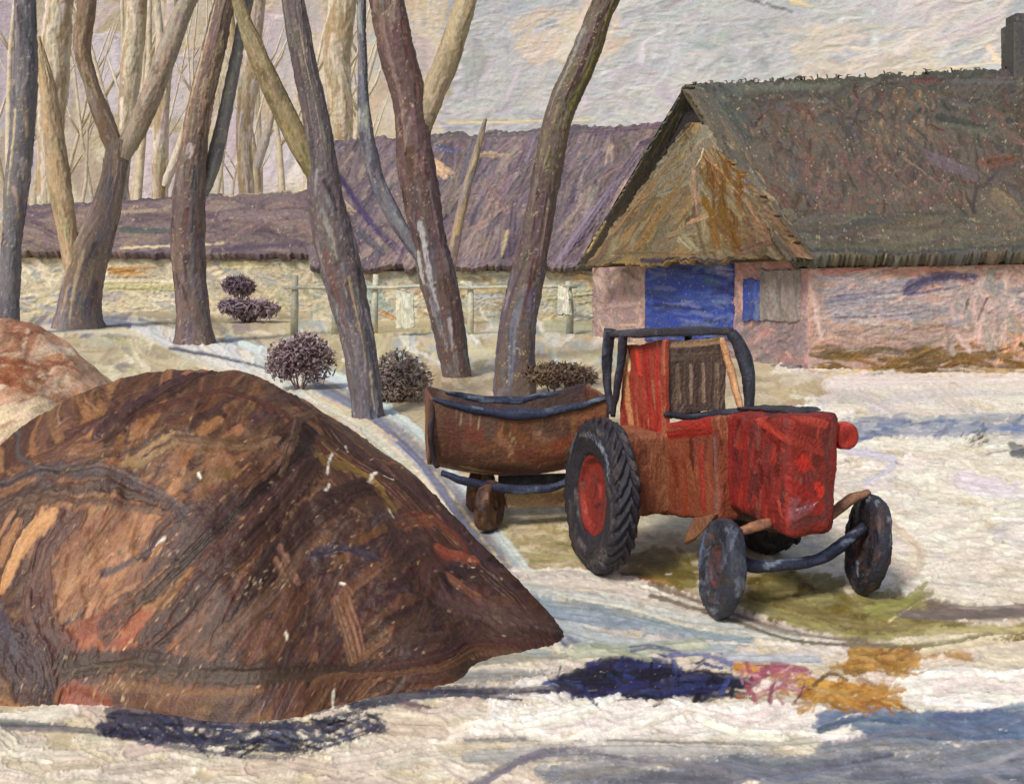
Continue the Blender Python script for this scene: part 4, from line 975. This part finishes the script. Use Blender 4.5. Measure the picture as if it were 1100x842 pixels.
# ================================================================== BUSHES, FENCE
def bush(label, x, y, rx, ry, Y, pal, n, seed, name='bush', zc=None, cat='bush', group=None):
    """twiggy ball: centre and half size in picture pixels at depth Y"""
    rr = random.Random(seed); s_ = Y/F
    c = P(x, y, Y); foot = (c[0], c[1], 0)
    root = empty(name, foot); tag(root, label, cat, group)
    bm = bmesh.new(); cz = c[2]-.1*ry*s_; rX, rZ = rx*s_, ry*s_*1.2
    lob = [((k-2)*.27, rr.uniform(-.3, .3), rr.uniform(-.3, .3)*(1-abs(k-2)*.3), rr.uniform(.5, .68)) for k in range(5)]
    for i in range(n*4):
        lx, ly, lz, lr = lob[i % 5]
        a = rr.uniform(0, 2*math.pi); e = math.asin(rr.uniform(-1, 1)); rad = rr.uniform(.25, 1)**.6*lr
        p = Vector(((lx+math.cos(a)*math.cos(e)*rad)*rX, (ly+math.sin(a)*math.cos(e)*rad)*rX, cz+(lz+math.sin(e)*rad)*rZ))
        if i % 3 == 0:
            d = Vector((rr.uniform(-1, 1)+p.x/rX, rr.uniform(-1, 1), rr.uniform(-.3, 1.2))).normalized()*rr.uniform(3, 8)*s_
            t = rr.uniform(.5, .9)*s_
            bm_tube(bm, [p-d, p+Vector((rr.uniform(-1, 1), 0, rr.uniform(-1, 1)))*t, p+d], [t, t, t*.3], 4)
        else:      # a bud or withered leaf: a small bent flake
            u = Vector((rr.uniform(-1, 1), rr.uniform(-1, 1), rr.uniform(-1, 1))).normalized(); v = u.orthogonal().normalized()
            k = rr.uniform(1.6, 3.6)*s_; w_ = u.cross(v)*k*.3
            vs = [bm.verts.new(p+q) for q in (u*k, v*k*.7+w_, -u*k, -v*k*.7+w_)]
            bm.faces.new(vs)
    m = paint_mat('twig_paint', px=s_*3, col=pal)
    bm_obj('twigs', bm, m, root)
    bm = bmesh.new()
    lo = cz-rZ*.4
    for k in range(6):
        a = k*1.05; bm_tube(bm, [(math.cos(a)*.05, math.sin(a)*.05, -.02), (math.cos(a)*rX*.25, math.sin(a)*rX*.25, max(lo*.6, .1)), (math.cos(a)*rX*.5, math.sin(a)*rX*.5, cz)], [1.3*s_, 1.*s_, .6*s_], 6)
    bm_obj('stem', bm, m, root)
    return root
PB = [(118, 100, 112), (138, 120, 128), (154, 136, 136)]
bush('small round dark purple bush, the upper of two beside the straight brown tree', 257, 306, 15, 12, 60, PB, 260, 1)
bush('wide flat dark purple bush, the lower of two beside the straight brown tree', 265, 330, 31, 13, 54, PB, 420, 2)
bush('large ragged purple-brown bush between the straight brown tree and the grey-purple tree', 322, 384, 34, 34, 27, [(122, 104, 112), (142, 122, 124), (164, 144, 134)], 520, 3)
bush('grey-brown brushwood bush right of the foot of the grey-purple tree', 428, 402, 36, 32, 25, [(130, 116, 112), (150, 132, 122), (166, 148, 130)], 480, 4)
bush('dark brown brushwood heap showing above the right end of the trailer', 602, 402, 36, 15, 21, [(70, 54, 46), (96, 76, 62), (116, 96, 70)], 460, 5, name='brushwood_pile', cat='brushwood')
# weathered yard fence of pale posts and a rail
fn = empty('yard_fence', G(370, 352)); tag(fn, 'pale blue-grey post and rail fence crossing behind the central trees', 'fence')
floc = np.array(fn.location[:])
m_post = paint_mat('fence_paint', px=.05, col=[(160, 166, 158), (184, 182, 162), (198, 190, 162)])
for i, x in enumerate((316, 360, 402, 505, 612)):
    p = at(x, 46+.0*i, 0)-floc; bm = bmesh.new(); rr = random.Random(i)
    h = 2.35+rr.uniform(-.2, .2)
    bm_tube(bm, [p, p+[.03, 0, h*.5], p+[rr.uniform(-.08, .08), 0, h]], [.16, .15, .12], 10, rng=rr, wob=.08)
    bm_obj('post', bm, m_post, fn)
for z in (1.95,):
    bm = bmesh.new(); rr = random.Random(int(z*10))
    a, b = at(305, 45.8, z)-floc, at(620, 45.8, z+.1)-floc
    bm_tube(bm, [a+(b-a)*t+np.array([0, 0, rr.uniform(-.05, .05)]) for t in np.linspace(0, 1, 12)], .075, 8, rng=rr, wob=.1)
    bm_obj('rail', bm, m_post, fn)
# white laundry / limewashed panels on the fence: build as whitewashed hurdles
m_lime = paint_mat('limewash_paint', px=.05, col=[(190, 190, 176), (214, 210, 190), (226, 222, 204)])
for lab, x, w, z0, z1, yy in (('whitewashed board leaning on the yard fence between the grey-purple tree and the thick dark tree', 436, 20, .35, 1.9, 45.4), ('smaller whitewashed board on the yard fence left of the pink barn corner', 606, 14, .9, 2.1, 45.4)):
    sh = Sheet(quad_grid(at(x-w/2, yy, z1), at(x+w/2-2, yy, z1-.1), at(x+w/2, yy-.3, z0), at(x-w/2, yy-.3, z0), cell=1), (196, 192, 170), cpp=1, seed=int(x))
    sh.cv.fill((0, 0, sh.w, sh.h), [(200, 196, 172), (184, 186, 168), (210, 206, 184), (168, 174, 162)], 30, 18, 6, 70, 30)
    sh.rag(.15, .15, .1, .1, depth=5)
    pl = np.array([(x-CX)/F*yy, yy, 0]); sh.A -= pl
    o = sh.build('board', bark(45), .05, None, thick=.06); o.location = pl; tag(o, lab, 'board')

# ================================================================== TRACTOR
TH = R(-68.); TO = np.array([2.04, 12.0, 0])
trc = empty('tractor', TO, TH)
tag(trc, 'old red tractor with dark cab frame and red hubs parked on the snowy yard', 'tractor')
fw = np.array([math.cos(TH), math.sin(TH), 0]); lf = np.array([-math.sin(TH), math.cos(TH), 0])
def ray(x, y): return np.array([(x-CX)/F, 1., -(y-HY)/F])
CAM = np.array([0, 0, EYE])
def onL(x, y, l):      # local point on the plane side=l seen at picture x,y
    d = ray(x, y); n = lf; t = (np.dot(TO+lf*l-CAM, n))/np.dot(d, n); p = CAM+d*t-TO
    return (float(p@fw), float(l), float(p[2]))
def onS(x, y, s_):
    d = ray(x, y); t = (np.dot(TO+fw*s_-CAM, fw))/np.dot(d, fw); p = CAM+d*t-TO
    return (float(s_), float(p@lf), float(p[2]))
m_tr = paint_mat('tractor_paint', px=.013, rough=.55, spec=.3, bump=1., grit=.3)
m_iron = paint_mat('iron_paint', px=.013, rough=.5, spec=.4, bump=.7, col=[(40, 42, 52), (54, 56, 66), (78, 84, 96)])
rg = np.random.RandomState(77)
RED = [(122, 38, 31), (136, 42, 33), (104, 36, 32), (146, 48, 36), (112, 52, 42), (92, 38, 36)]
def box_part(name, pts8, pal, n, L, w, dirv, bev=.03, extra=(), parent=trc, relief=.006, cell=.02, mat=None, base=None):
    relief *= 1.8
    bm = bmesh.new(); bm_hexa(bm, pts8, bev); densify(bm, cell)
    C = paint3d(bm, pal, n, L, w, dirv, rg, relief, extra, base=base)
    return bm_obj(name, bm, mat or m_tr, parent, C)
def box8(s0, s1, l0, l1, z0, z1, zt0=None):
    return [(s0, l0, z0), (s1, l0, z0), (s1, l1, z0), (s0, l1, z0), (s0, l0, z1 if zt0 is None else zt0), (s1, l0, z1), (s1, l1, z1), (s0, l1, z1 if zt0 is None else zt0)]
R_, FR_ = (0, -1, 0), (1, 0, 0)
def sstroke(pl, ps, w, c, face='L', op=.95, dry=.2):
    out = []
    f = (lambda x, y: onL(x, y, pl)) if face == 'L' else (lambda x, y: onS(x, y, pl))
    nr = R_ if face == 'L' else FR_
    for a, b in zip(ps[:-1], ps[1:]): out.append((f(*a), f(*b), nr, w, c, op, dry))
    return out
# hood
HS0, HS1, HL = .98, 2.02, .34
ex = sstroke(-HL, [(785, 460), (785, 560)], .10, (120, 30, 30))+sstroke(-HL, [(798, 460), (800, 560)], .09, (134, 36, 32))+sstroke(-HL, [(812, 450), (838, 470)], .10, (158, 48, 34))\
    + sstroke(HS1, [(850, 445), (885, 455)], .12, (150, 50, 36), 'S')+sstroke(HS1, [(850, 470), (885, 480)], .16, (134, 44, 32), 'S')+sstroke(HS1, [(862, 495), (866, 502)], .14, (186, 42, 28), 'S')\
    + sstroke(HS1, [(880, 523), (884, 530)], .09, (190, 46, 30), 'S')+sstroke(HS1, [(848, 520), (880, 545)], .16, (146, 40, 34), 'S')\
    + sstroke(HS1, [(848, 562), (856, 540)], .12, (150, 92, 98), 'S', .7)+sstroke(HS1, [(856, 556), (872, 545)], .12, (140, 84, 92), 'S', .7)\
    + sstroke(HS1, [(845, 552), (860, 549)], .035, (196, 160, 160), 'S')+sstroke(HS1, [(850, 540), (862, 551)], .03, (190, 156, 160), 'S')+sstroke(HS1, [(858, 560), (864, 544)], .03, (206, 180, 178), 'S')\
    + sstroke(HS1, [(862, 550), (880, 540)], .03, (200, 170, 166), 'S')+sstroke(HS1, [(866, 558), (878, 552)], .025, (176, 130, 134), 'S')+sstroke(HS1, [(852, 566), (885, 556)], .09, (96, 50, 46), 'S', .8)\
    + sstroke(-HL, [(832, 478), (838, 488)], .03, (196, 150, 138))+sstroke(HS1, [(888, 470), (889, 560)], .06, (84, 36, 34), 'S')+sstroke(HS1, [(842, 455), (842, 560)], .05, (112, 38, 32), 'S')
box_part('hood', [(HS0, -HL, .82), (HS1-.02, -HL*.8, .68), (HS1-.02, HL*.72, .70), (HS0, HL, .82), (HS0, -HL, 1.74), (HS1, -HL*.96, 1.84), (HS1, HL*.96, 1.84), (HS0, HL, 1.74)], RED, 420, .20, .07,
         lambda p, n: (.2, .1, 1) if abs(n[2]) < .5 else (1, 0, 0), .115, ex, cell=.022)
box_part('hood_trim', [(HS0-.1, -.1, 1.735), (HS1-.25, -.1, 1.82), (HS1-.25, .28, 1.82), (HS0-.1, .28, 1.735), (HS0-.1, -.1, 1.77), (HS1-.35, -.1, 1.845), (HS1-.35, .28, 1.845), (HS0-.1, .28, 1.77)],
         [(56, 54, 58), (70, 66, 66), (48, 48, 56)], 40, .2, .07, (1, 0, 0), .02)
# engine block under the hood
box_part('engine', box8(.2, 1.6, -.18, .2, .66, .86), [(96, 66, 56), (74, 56, 52), (120, 84, 66), (56, 48, 50)], 90, .25, .1, (1, 0, 0), .05, base=(100, 70, 56))
# side cowl
ex = sstroke(-.47, [(706, 470), (764, 462)], .10, (148, 44, 35))+sstroke(-.47, [(706, 456), (762, 454)], .10, (150, 40, 32))+sstroke(-.47, [(715, 490), (714, 545)], .08, (150, 84, 54))+sstroke(-.47, [(735, 495), (737, 550)], .10, (144, 70, 46))\
    + sstroke(-.47, [(752, 480), (756, 545)], .10, (146, 50, 38))+sstroke(-.47, [(706, 486), (710, 530)], .035, (206, 166, 100))+sstroke(-.47, [(768, 470), (768, 550)], .035, (112, 84, 76))\
    + sstroke(-.47, [(705, 556), (740, 560), (768, 556)], .035, (62, 52, 52))
box_part('side_cowl', [onL(702, 552, -.47), onL(770, 560, -.47), (lambda q: (q[0], .40, q[2]))(onL(770, 560, -.47)), (lambda q: (q[0], .40, q[2]))(onL(702, 552, -.47)),
                       onL(702, 458, -.47), onL(770, 446, -.47), (lambda q: (q[0], .40, q[2]))(onL(770, 446, -.47)), (lambda q: (q[0], .40, q[2]))(onL(702, 458, -.47))],
         [(132, 70, 48), (124, 66, 48), (144, 86, 58), (112, 56, 44)], 150, .24, .09, (0, 0, 1), .05, ex)
# rear body
ex = sstroke(-.92, [(672, 490), (678, 550)], .12, (150, 102, 70))+sstroke(-.5, [(680, 480), (684, 545)], .12, (158, 92, 60))+sstroke(-.5, [(694, 480), (700, 550)], .08, (150, 80, 54))
box_part('rear_body', box8(-.62, .16, -.98, .45, .56, 1.40), [(136, 86, 60), (126, 74, 52), (148, 100, 72), (112, 68, 52)], 140, .28, .1, (0, 0, 1), .05, ex)
# cab side panel
ex = sstroke(-.5, [(693, 372), (702, 470)], .16, (154, 44, 35))+sstroke(-.5, [(706, 378), (708, 465)], .10, (166, 40, 34))+sstroke(-.5, [(672, 390), (680, 480)], .13, (190, 130, 84))+sstroke(-.5, [(672, 378), (676, 395)], .09, (216, 182, 130))+sstroke(-.5, [(684, 380), (688, 400)], .10, (190, 50, 36))
box_part('cab_panel', [onL(664, 500, -.5), onL(715, 500, -.5), (lambda q: (q[0], -.44, q[2]))(onL(715, 500, -.5)), (lambda q: (q[0], -.44, q[2]))(onL(664, 500, -.5)),
                       onL(670, 372, -.5), onL(714, 366, -.5), (lambda q: (q[0], -.44, q[2]))(onL(714, 366, -.5)), (lambda q: (q[0], -.44, q[2]))(onL(670, 372, -.5))],
         [(150, 62, 46), (140, 48, 38), (160, 96, 66)], 70, .3, .1, (0, 0, 1), .015, ex)
# windscreen
def shift(q, ds): return (q[0]-ds, q[1], q[2])
wa, wb, wc, wd = onS(718, 446, .1), onS(780, 440, .1), onS(780, 362, .1), onS(716, 368, .1)
ex = []
for x in (728, 742, 756, 770): ex += sstroke(.1, [(x, 392), (x+1, 432)], .05, (134, 112, 94), 'S', dry=.4)
for x in (735, 750, 764): ex += sstroke(.1, [(x, 378), (x, 436)], .045, (82, 64, 56), 'S')
ex += sstroke(.1, [(718, 372), (778, 366)], .07, (160, 132, 100), 'S')+sstroke(.1, [(720, 384), (776, 380)], .08, (92, 76, 66), 'S')
box_part('windscreen', [shift(wa, .03), wa, wb, shift(wb, .03), shift(wd, .03), wd, wc, shift(wc, .03)], [(86, 70, 62), (100, 82, 70), (76, 62, 58)], 60, .18, .07, (0, .1, 1), .008, ex)
# cab roof, posts
bm = bmesh.new(); bm_hexa(bm, [(-.98, -.64, 2.36), (.14, -.62, 2.44), (.14, .42, 2.44), (-.98, .44, 2.38), (-.95, -.62, 2.44), (.10, -.6, 2.52), (.10, .40, 2.52), (-.95, .42, 2.46)], .03); densify(bm, .03)
C = paint3d(bm, [(54, 52, 58), (44, 44, 52), (70, 66, 68), (62, 64, 76)], 60, .3, .08, (1, .3, 0), rg, .01); bm_obj('cab_roof', bm, m_tr, trc, C)
def iron(name, pts, rad, pal=((48, 48, 58), (38, 40, 50), (64, 68, 82)), n=24, parent=trc, seg=14, sc=1.):
    p = catmull(np.array(pts, float), -.03); bm = bmesh.new()
    if isinstance(rad, (list, tuple)):
        r = list(np.interp(np.linspace(0, 1, len(p)), np.linspace(0, 1, len(rad)), rad))
    else: r = [rad]*len(p)
    bm_tube(bm, p, r, seg)
    C = paint3d(bm, list(pal), n, .2*sc, .05*sc, tuple(np.array(pts[-1])-np.array(pts[0])), rg, .006)
    return bm_obj(name, bm, m_tr, parent, C)
iron('cab_post', [(-.93, -.6, 2.46), onL(651, 400, -.6), onL(657, 445, -.6)], [.07, .06, .03])
iron('cab_post', [(-.62, -.6, 2.44), onL(665, 400, -.6), onL(659, 448, -.6)], [.05, .05, .03])
iron('cab_post', [(.10, .36, 2.46), onS(795, 370, .16), onS(804, 405, .22), onS(804, 440, .3)], [.07, .085, .07, .045])
iron('cab_post', [(.08, .24, 2.40), onS(786, 400, .16), onS(796, 440, .28)], [.04, .045, .03], pal=((186, 140, 100), (170, 120, 84)))
iron('cab_post', [(-.9, .40, 2.46), (-.88, .42, 1.5)], .04)
iron('windscreen_frame', [onS(714, 446, .14), onS(745, 448, .14), onS(790, 443, .14), onS(806, 440, .2)], [.03, .04, .05, .04])
iron('steering_wheel', [(.0, -.18+.2*math.cos(a), 1.75+.17*math.sin(a)) for a in np.linspace(0, 2*math.pi, 14)], .015)
box_part('seat', box8(-.6, -.25, -.2, .2, 1.5, 1.62), [(70, 56, 50), (90, 70, 60)], 20, .2, .08, (1, 0, 0), .03)
# headlights
for lx, nm in ((1, 1),):
    bm = bmesh.new()
    if nm == 1:
        c = onS(908, 468, 1.9); rr0 = .125
    else:
        c = (1.85, -.42, 1.55); rr0 = .06
    M = Matrix.Translation(Vector(c)) @ Matrix.Rotation(R(90), 4, 'Z')
    prof = [(.02, .18), (rr0*.8, .13), (rr0, .02), (rr0*.96, -.05), (rr0*.7, -.06), (0.0005, -.05)]
    bm_lathe(bm, prof, 28); bmesh.ops.transform(bm, matrix=M, verts=bm.verts[:])
    bm_tube(bm, [Vector(c)+Vector((-.02, 0, 0)), (c[0]-.05, .32*(1 if nm else -1), c[2]-.02)], .035, 10)
    densify(bm, .025)
    C = paint3d(bm, [(160, 46, 36), (146, 42, 34), (176, 70, 56)], 30, .1, .05, (0, .5, 1), rg, .008)
    bm_obj('headlight', bm, m_tr, trc, C)
# step and drawbar
box_part('step', [onL(736, 584, -.62), onL(746, 580, -.62), onL(746, 580, -.40), onL(736, 584, -.40), onL(745, 556, -.62), onL(772, 552, -.62), onL(772, 552, -.40), onL(745, 556, -.40)],
         [(130, 90, 66), (112, 74, 56)], 16, .15, .06, (1, 0, 1), .01)
# front axle: dark bent bar and struts
FS = 1.73
iron('front_axle', [(FS, -.70, .52), (FS+.02, -.45, .42), (FS+.03, -.1, .40), (FS+.03, .3, .44), (FS, .62, .56), (FS, .80, .66)], [.06, .055, .05, .055, .06, .05],
     pal=((44, 48, 66), (58, 66, 86), (110, 120, 134), (38, 40, 54)), n=40)
iron('strut', [(FS, .33, .78), (FS, .62, .93), (FS-.02, .86, 1.0)], [.05, .05, .035], pal=((150, 110, 84), (130, 92, 70), (110, 80, 66)))
iron('strut', [(FS, -.30, .80), (FS, -.55, .78), (FS-.02, -.72, .72)], [.05, .045, .035], pal=((150, 104, 76), (120, 84, 66)))
def wheel(c, r, wd, hub_r, lug, seg=72, tilt=0., yaw=0., pal=None, hubpal=None, extra_t=(), name='wheel', flare_hub=.0):
    root = empty(name, c); root.parent = trc; root.rotation_euler = (tilt, 0, yaw)
    h = wd/2
    bm = bmesh.new()
    prof = [(hub_r, -h*.55), (hub_r+.02, -h*.8), ((hub_r+r)/2, -h*1.02), (r-.06, -h*.95), (r-.015, -h*.7), (r, 0), (r-.015, h*.7), (r-.06, h*.95), ((hub_r+r)/2, h*1.02), (hub_r+.02, h*.8), (hub_r, h*.55)]
    bm_lathe(bm, prof, seg, closed=True)
    densify(bm, .024)
    if lug:
        for v in bm.verts:
            rad = math.hypot(v.co.x, v.co.z)
            if rad > r-.07:
                a = math.atan2(v.co.z, v.co.x)+abs(v.co.y)*2.2+(.1 if v.co.y > 0 else 0)
                k = .018*max(-1, min(1, 3*math.sin(a*lug))); v.co.x *= 1+k/rad; v.co.z *= 1+k/rad
    C = paint3d(bm, pal, 130, .2, .07, lambda p, n: (-p[2], 0, p[0]), rg, .02, extra_t)
    bm_obj('tyre', bm, m_tr, root, C)
    bm = bmesh.new()
    bm_lathe(bm, [(.0005, -h*.35), (hub_r*.25, -h*.42), (hub_r*.3, -h*.2), (hub_r*.8, -h*.25), (hub_r*.92, -h*.62), (hub_r*1.02, -h*.62), (hub_r*1.02, h*.62), (hub_r*.9, h*.6), (hub_r*.8, h*.2), (.0005, h*.2)], 48)
    densify(bm, .03)
    C = paint3d(bm, hubpal, 70, .2, .06, (.1, 0, 1), rg, .01, [((-.05, -h*.5, .3*hub_r), (-.02, -h*.5, -.7*hub_r), (0, -1, 0), .02, (214, 170, 130), .9, .3)] if hub_r > .3 else ())
    bm_obj('rim', bm, m_tr, root, C)
    return root
TY = [(46, 44, 50), (58, 52, 54), (36, 36, 44), (74, 66, 64), (84, 76, 74)]
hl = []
for a0 in np.linspace(0, 1, 9):  # grey-blue highlight painted along the upper side of the tyre
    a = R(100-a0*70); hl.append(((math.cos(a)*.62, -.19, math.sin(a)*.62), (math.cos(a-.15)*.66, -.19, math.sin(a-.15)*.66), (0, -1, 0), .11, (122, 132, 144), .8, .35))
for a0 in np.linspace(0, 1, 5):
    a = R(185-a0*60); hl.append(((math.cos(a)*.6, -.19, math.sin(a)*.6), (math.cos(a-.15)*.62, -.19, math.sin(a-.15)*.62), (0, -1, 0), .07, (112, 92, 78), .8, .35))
HB = [(128, 44, 34), (112, 42, 36), (96, 42, 38), (146, 50, 34), (120, 64, 46)]
wheel((0, -1.2, .79), .785, .28, .42, 30, pal=TY, hubpal=HB, extra_t=hl, tilt=R(-3), yaw=R(-5))
wheel((0, .82, .79), .785, .34, .47, 22, pal=TY, hubpal=HB)
bm = bmesh.new(); bm_tube(bm, [(0, -1.05, .79), (0, .8, .79)], .09, 16); bm_obj('rear_axle', bm, m_iron, trc)
FT = [(50, 52, 62), (60, 60, 68), (78, 84, 96), (44, 42, 50), (70, 58, 56), (92, 96, 104)]
wheel((FS, -.82, .44), .44, .19, .2, 0, pal=FT, hubpal=[(86, 56, 54), (70, 62, 68), (56, 56, 66)], tilt=R(-8), yaw=R(-14), extra_t=[((-.3, -.1, .25), (-.34, -.1, -.1), (0, -1, 0), .07, (70, 84, 116), .9, .2)])
wheel((FS, .84, .50), .47, .17, .2, 0, pal=[(46, 46, 56), (70, 56, 54), (36, 38, 50), (96, 104, 116)], hubpal=[(84, 60, 54), (60, 52, 54)], tilt=R(-9), yaw=R(-21))

# ================================================================== TRAILER
TrY = 13.7
trl = empty('trailer', at(552, TrY, 0), R(8)); tag(trl, 'small rust-brown tub trailer with dark rims, standing left of the tractor', 'trailer')
# tub: curved sagging body, grid sheets
n1, n2 = 90, 60
Lx = 1.05; Dy = .62
def tub():
    us = np.linspace(-1, 1, n1)
    rings = []
    prof = []
    # cross-section from near rim down, under and up to the far rim
    for k in range(n2):
        t = k/(n2-1)*2-1
        a = t*math.pi/2
        yy = -math.copysign(abs(math.sin(a))**.6, -a)*Dy
        zz = -abs(math.cos(a))**.55
        prof.append((yy, zz))
    A = np.zeros((n2, n1, 3))
    for i, u in enumerate(us):
        top = 1.60-.20*(1-abs(u)**1.8); bot = .76-.16*(1-u*u)
        ende = 1-.0*abs(u)**6
        for k, (yy, zz) in enumerate(prof):
            A[k, i] = (u*Lx-.06*(1+zz)*0, yy*ende*(.8+.2*(1+zz)), top+zz*(top-bot))
    return A
A = tub()
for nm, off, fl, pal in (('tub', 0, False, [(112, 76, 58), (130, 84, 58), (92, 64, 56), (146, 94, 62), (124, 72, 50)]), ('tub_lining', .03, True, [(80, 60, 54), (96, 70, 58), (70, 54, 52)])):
    B = A.copy(); B[..., 1] *= (1-off/Dy); B[..., 2] += off*(1 if off else 0); B[..., 0] *= (1-off*.5)
    sh = Sheet(B, pal[0], cpp=.75, seed=91+int(fl))
    sh.cv.fill((0, 0, n1, n2), pal, 170, 50, 8, 5 if not fl else 10, 10)
    if not fl:
        # left end patch, darker top, pale scuffs
        for k in range(10): sh.cv.stroke([(4+k, 3), (3+k, 26)], 6, (104, 66, 50), .9, .2)
        sh.cv.stroke([(20, 22), (50, 26), (80, 18)], 4, (196, 150, 96), .9, .45); sh.cv.stroke([(15, 17), (40, 20)], 3, (186, 150, 100), .9, .4); sh.cv.stroke([(62, 6), (82, 4)], 6, (160, 74, 48), .9, .3)
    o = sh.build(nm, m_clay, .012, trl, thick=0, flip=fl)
# end boards
for sx in (-1, 1):
    bm = bmesh.new(); ring = [Vector(A[k, 0 if sx < 0 else -1])+Vector((-.012*sx, 0, 0)) for k in range(0, n2, 3)]+[Vector(A[-1, 0 if sx < 0 else -1])+Vector((-.012*sx, 0, 0))]
    f = bm.faces.new([bm.verts.new(p) for p in ring]); r = bmesh.ops.extrude_face_region(bm, geom=[f])
    for v in [e for e in r['geom'] if isinstance(e, bmesh.types.BMVert)]: v.co.x += .035*sx
    bmesh.ops.triangulate(bm, faces=bm.faces[:]); densify(bm, .05)
    C = paint3d(bm, [(112, 70, 52), (96, 60, 50), (130, 86, 60)], 50, .3, .1, (0, 0, 1), rg, .01); bm_obj('end_board', bm, m_tr, trl, C)
NB = ((46, 52, 74), (58, 64, 84), (38, 42, 60), (84, 92, 108))
for k, rad in ((0, .045), (-1, .04)):
    iron('rim', [A[k, i]+np.array([0, 0, .01]) for i in range(0, n1, 8)]+[A[k, -1]], [rad*.6, rad*1.2, rad*1.5, rad, rad*.7], pal=NB, parent=trl, n=40)
iron('frame_rail', [(-.95, -.5, .72), (-.6, -.52, .60), (-.1, -.52, .50), (.4, -.52, .52), (.85, -.52, .70), (1.0, -.52, .95)], [.035, .05, .055, .05, .045, .03], pal=NB, parent=trl, n=40)
iron('frame_rail', [(-.95, .5, .72), (-.1, .52, .52), (.85, .52, .70)], .04, pal=NB, parent=trl)
iron('corner_post', [(-1.06, -.6, 1.60), (-1.08, -.6, 1.15), (-1.0, -.56, .80)], [.03, .035, .03], pal=((70, 50, 46), (50, 46, 54)), parent=trl)
bm = bmesh.new(); bm_box(bm, (-.15, -.40, .26), (.95, -.30, .50), .02); densify(bm, .04)
C = paint3d(bm, [(156, 128, 96), (140, 112, 86), (170, 142, 106)], 30, .4, .08, (1, 0, -.1), rg, .012); bm_obj('chassis', bm, m_tr, trl, C)
bm = bmesh.new(); bm_box(bm, (-.15, .30, .26), (.95, .40, .50), .02); bm_box(bm, (-.42, -.3, .34), (-.3, .3, .44), .01); bm_obj('chassis', bm, m_iron, trl)
for sy in (-1, 1):
    bm = bmesh.new(); bm_lathe(bm, [(.0005, -.05), (.07, -.09), (.10, -.07), (.20, -.06), (.24, -.09), (.29, -.07), (.30, 0), (.29, .07), (.24, .09), (.0005, .06)], 40, c=(0, 0, 0)); densify(bm, .04)
    C = paint3d(bm, [(96, 66, 50), (70, 52, 46), (124, 90, 66), (56, 48, 48)], 40, .25, .07, (0, 0, 1), rg, .015)
    w = bm_obj('wheel', bm, m_tr, trl, C); w.location = (-.36, sy*.46, .30); w.rotation_euler = (0, 0, R(58) if sy < 0 else R(58))
iron('drawbar', [(.95, 0, .42), (1.2, -.1, .45), (1.45, -.35, .5)], .035, pal=NB, parent=trl)

# ================================================================== LIGHT, CAMERA, RENDER
w = bpy.data.worlds.new('World'); SC.world = w; w.use_nodes = True
nt = w.node_tree; bg = nt.nodes['Background']
sk = nt.nodes.new('ShaderNodeTexSky'); sk.sky_type = 'NISHITA'; sk.sun_disc = False
EL, AZ = 46., -32.         # sun above and behind the viewer's left shoulder
sk.sun_elevation = R(EL); sk.sun_rotation = R(180-AZ); sk.air_density = 1.; sk.dust_density = 3.
nt.links.new(sk.outputs[0], bg.inputs['Color']); bg.inputs['Strength'].default_value = .07
sl = bpy.data.lights.new('sun', 'SUN'); sl.energy = 1.5; sl.angle = R(12); sl.color = (1., .955, .89)
so = bpy.data.objects.new('sun', sl); COL.objects.link(so)
d = Vector((math.sin(R(AZ))*math.cos(R(EL)), -math.cos(R(AZ))*math.cos(R(EL)), math.sin(R(EL))))
so.rotation_euler = d.to_track_quat('Z', 'Y').to_euler(); so.location = (0, 0, 30)
cd = bpy.data.cameras.new('camera'); cam = bpy.data.objects.new('camera', cd); COL.objects.link(cam)
cam.location = (0, 0, EYE); cam.rotation_euler = (R(90), 0, 0)
cd.sensor_width = 36; cd.lens = F/1100*36; cd.shift_y = -(421-HY)/1100; cd.clip_end = 2000; cd.clip_start = .1
SC.camera = cam
vs = SC.view_settings; vs.view_transform = 'Standard'; vs.look = 'None'; vs.exposure = .82; vs.gamma = 1
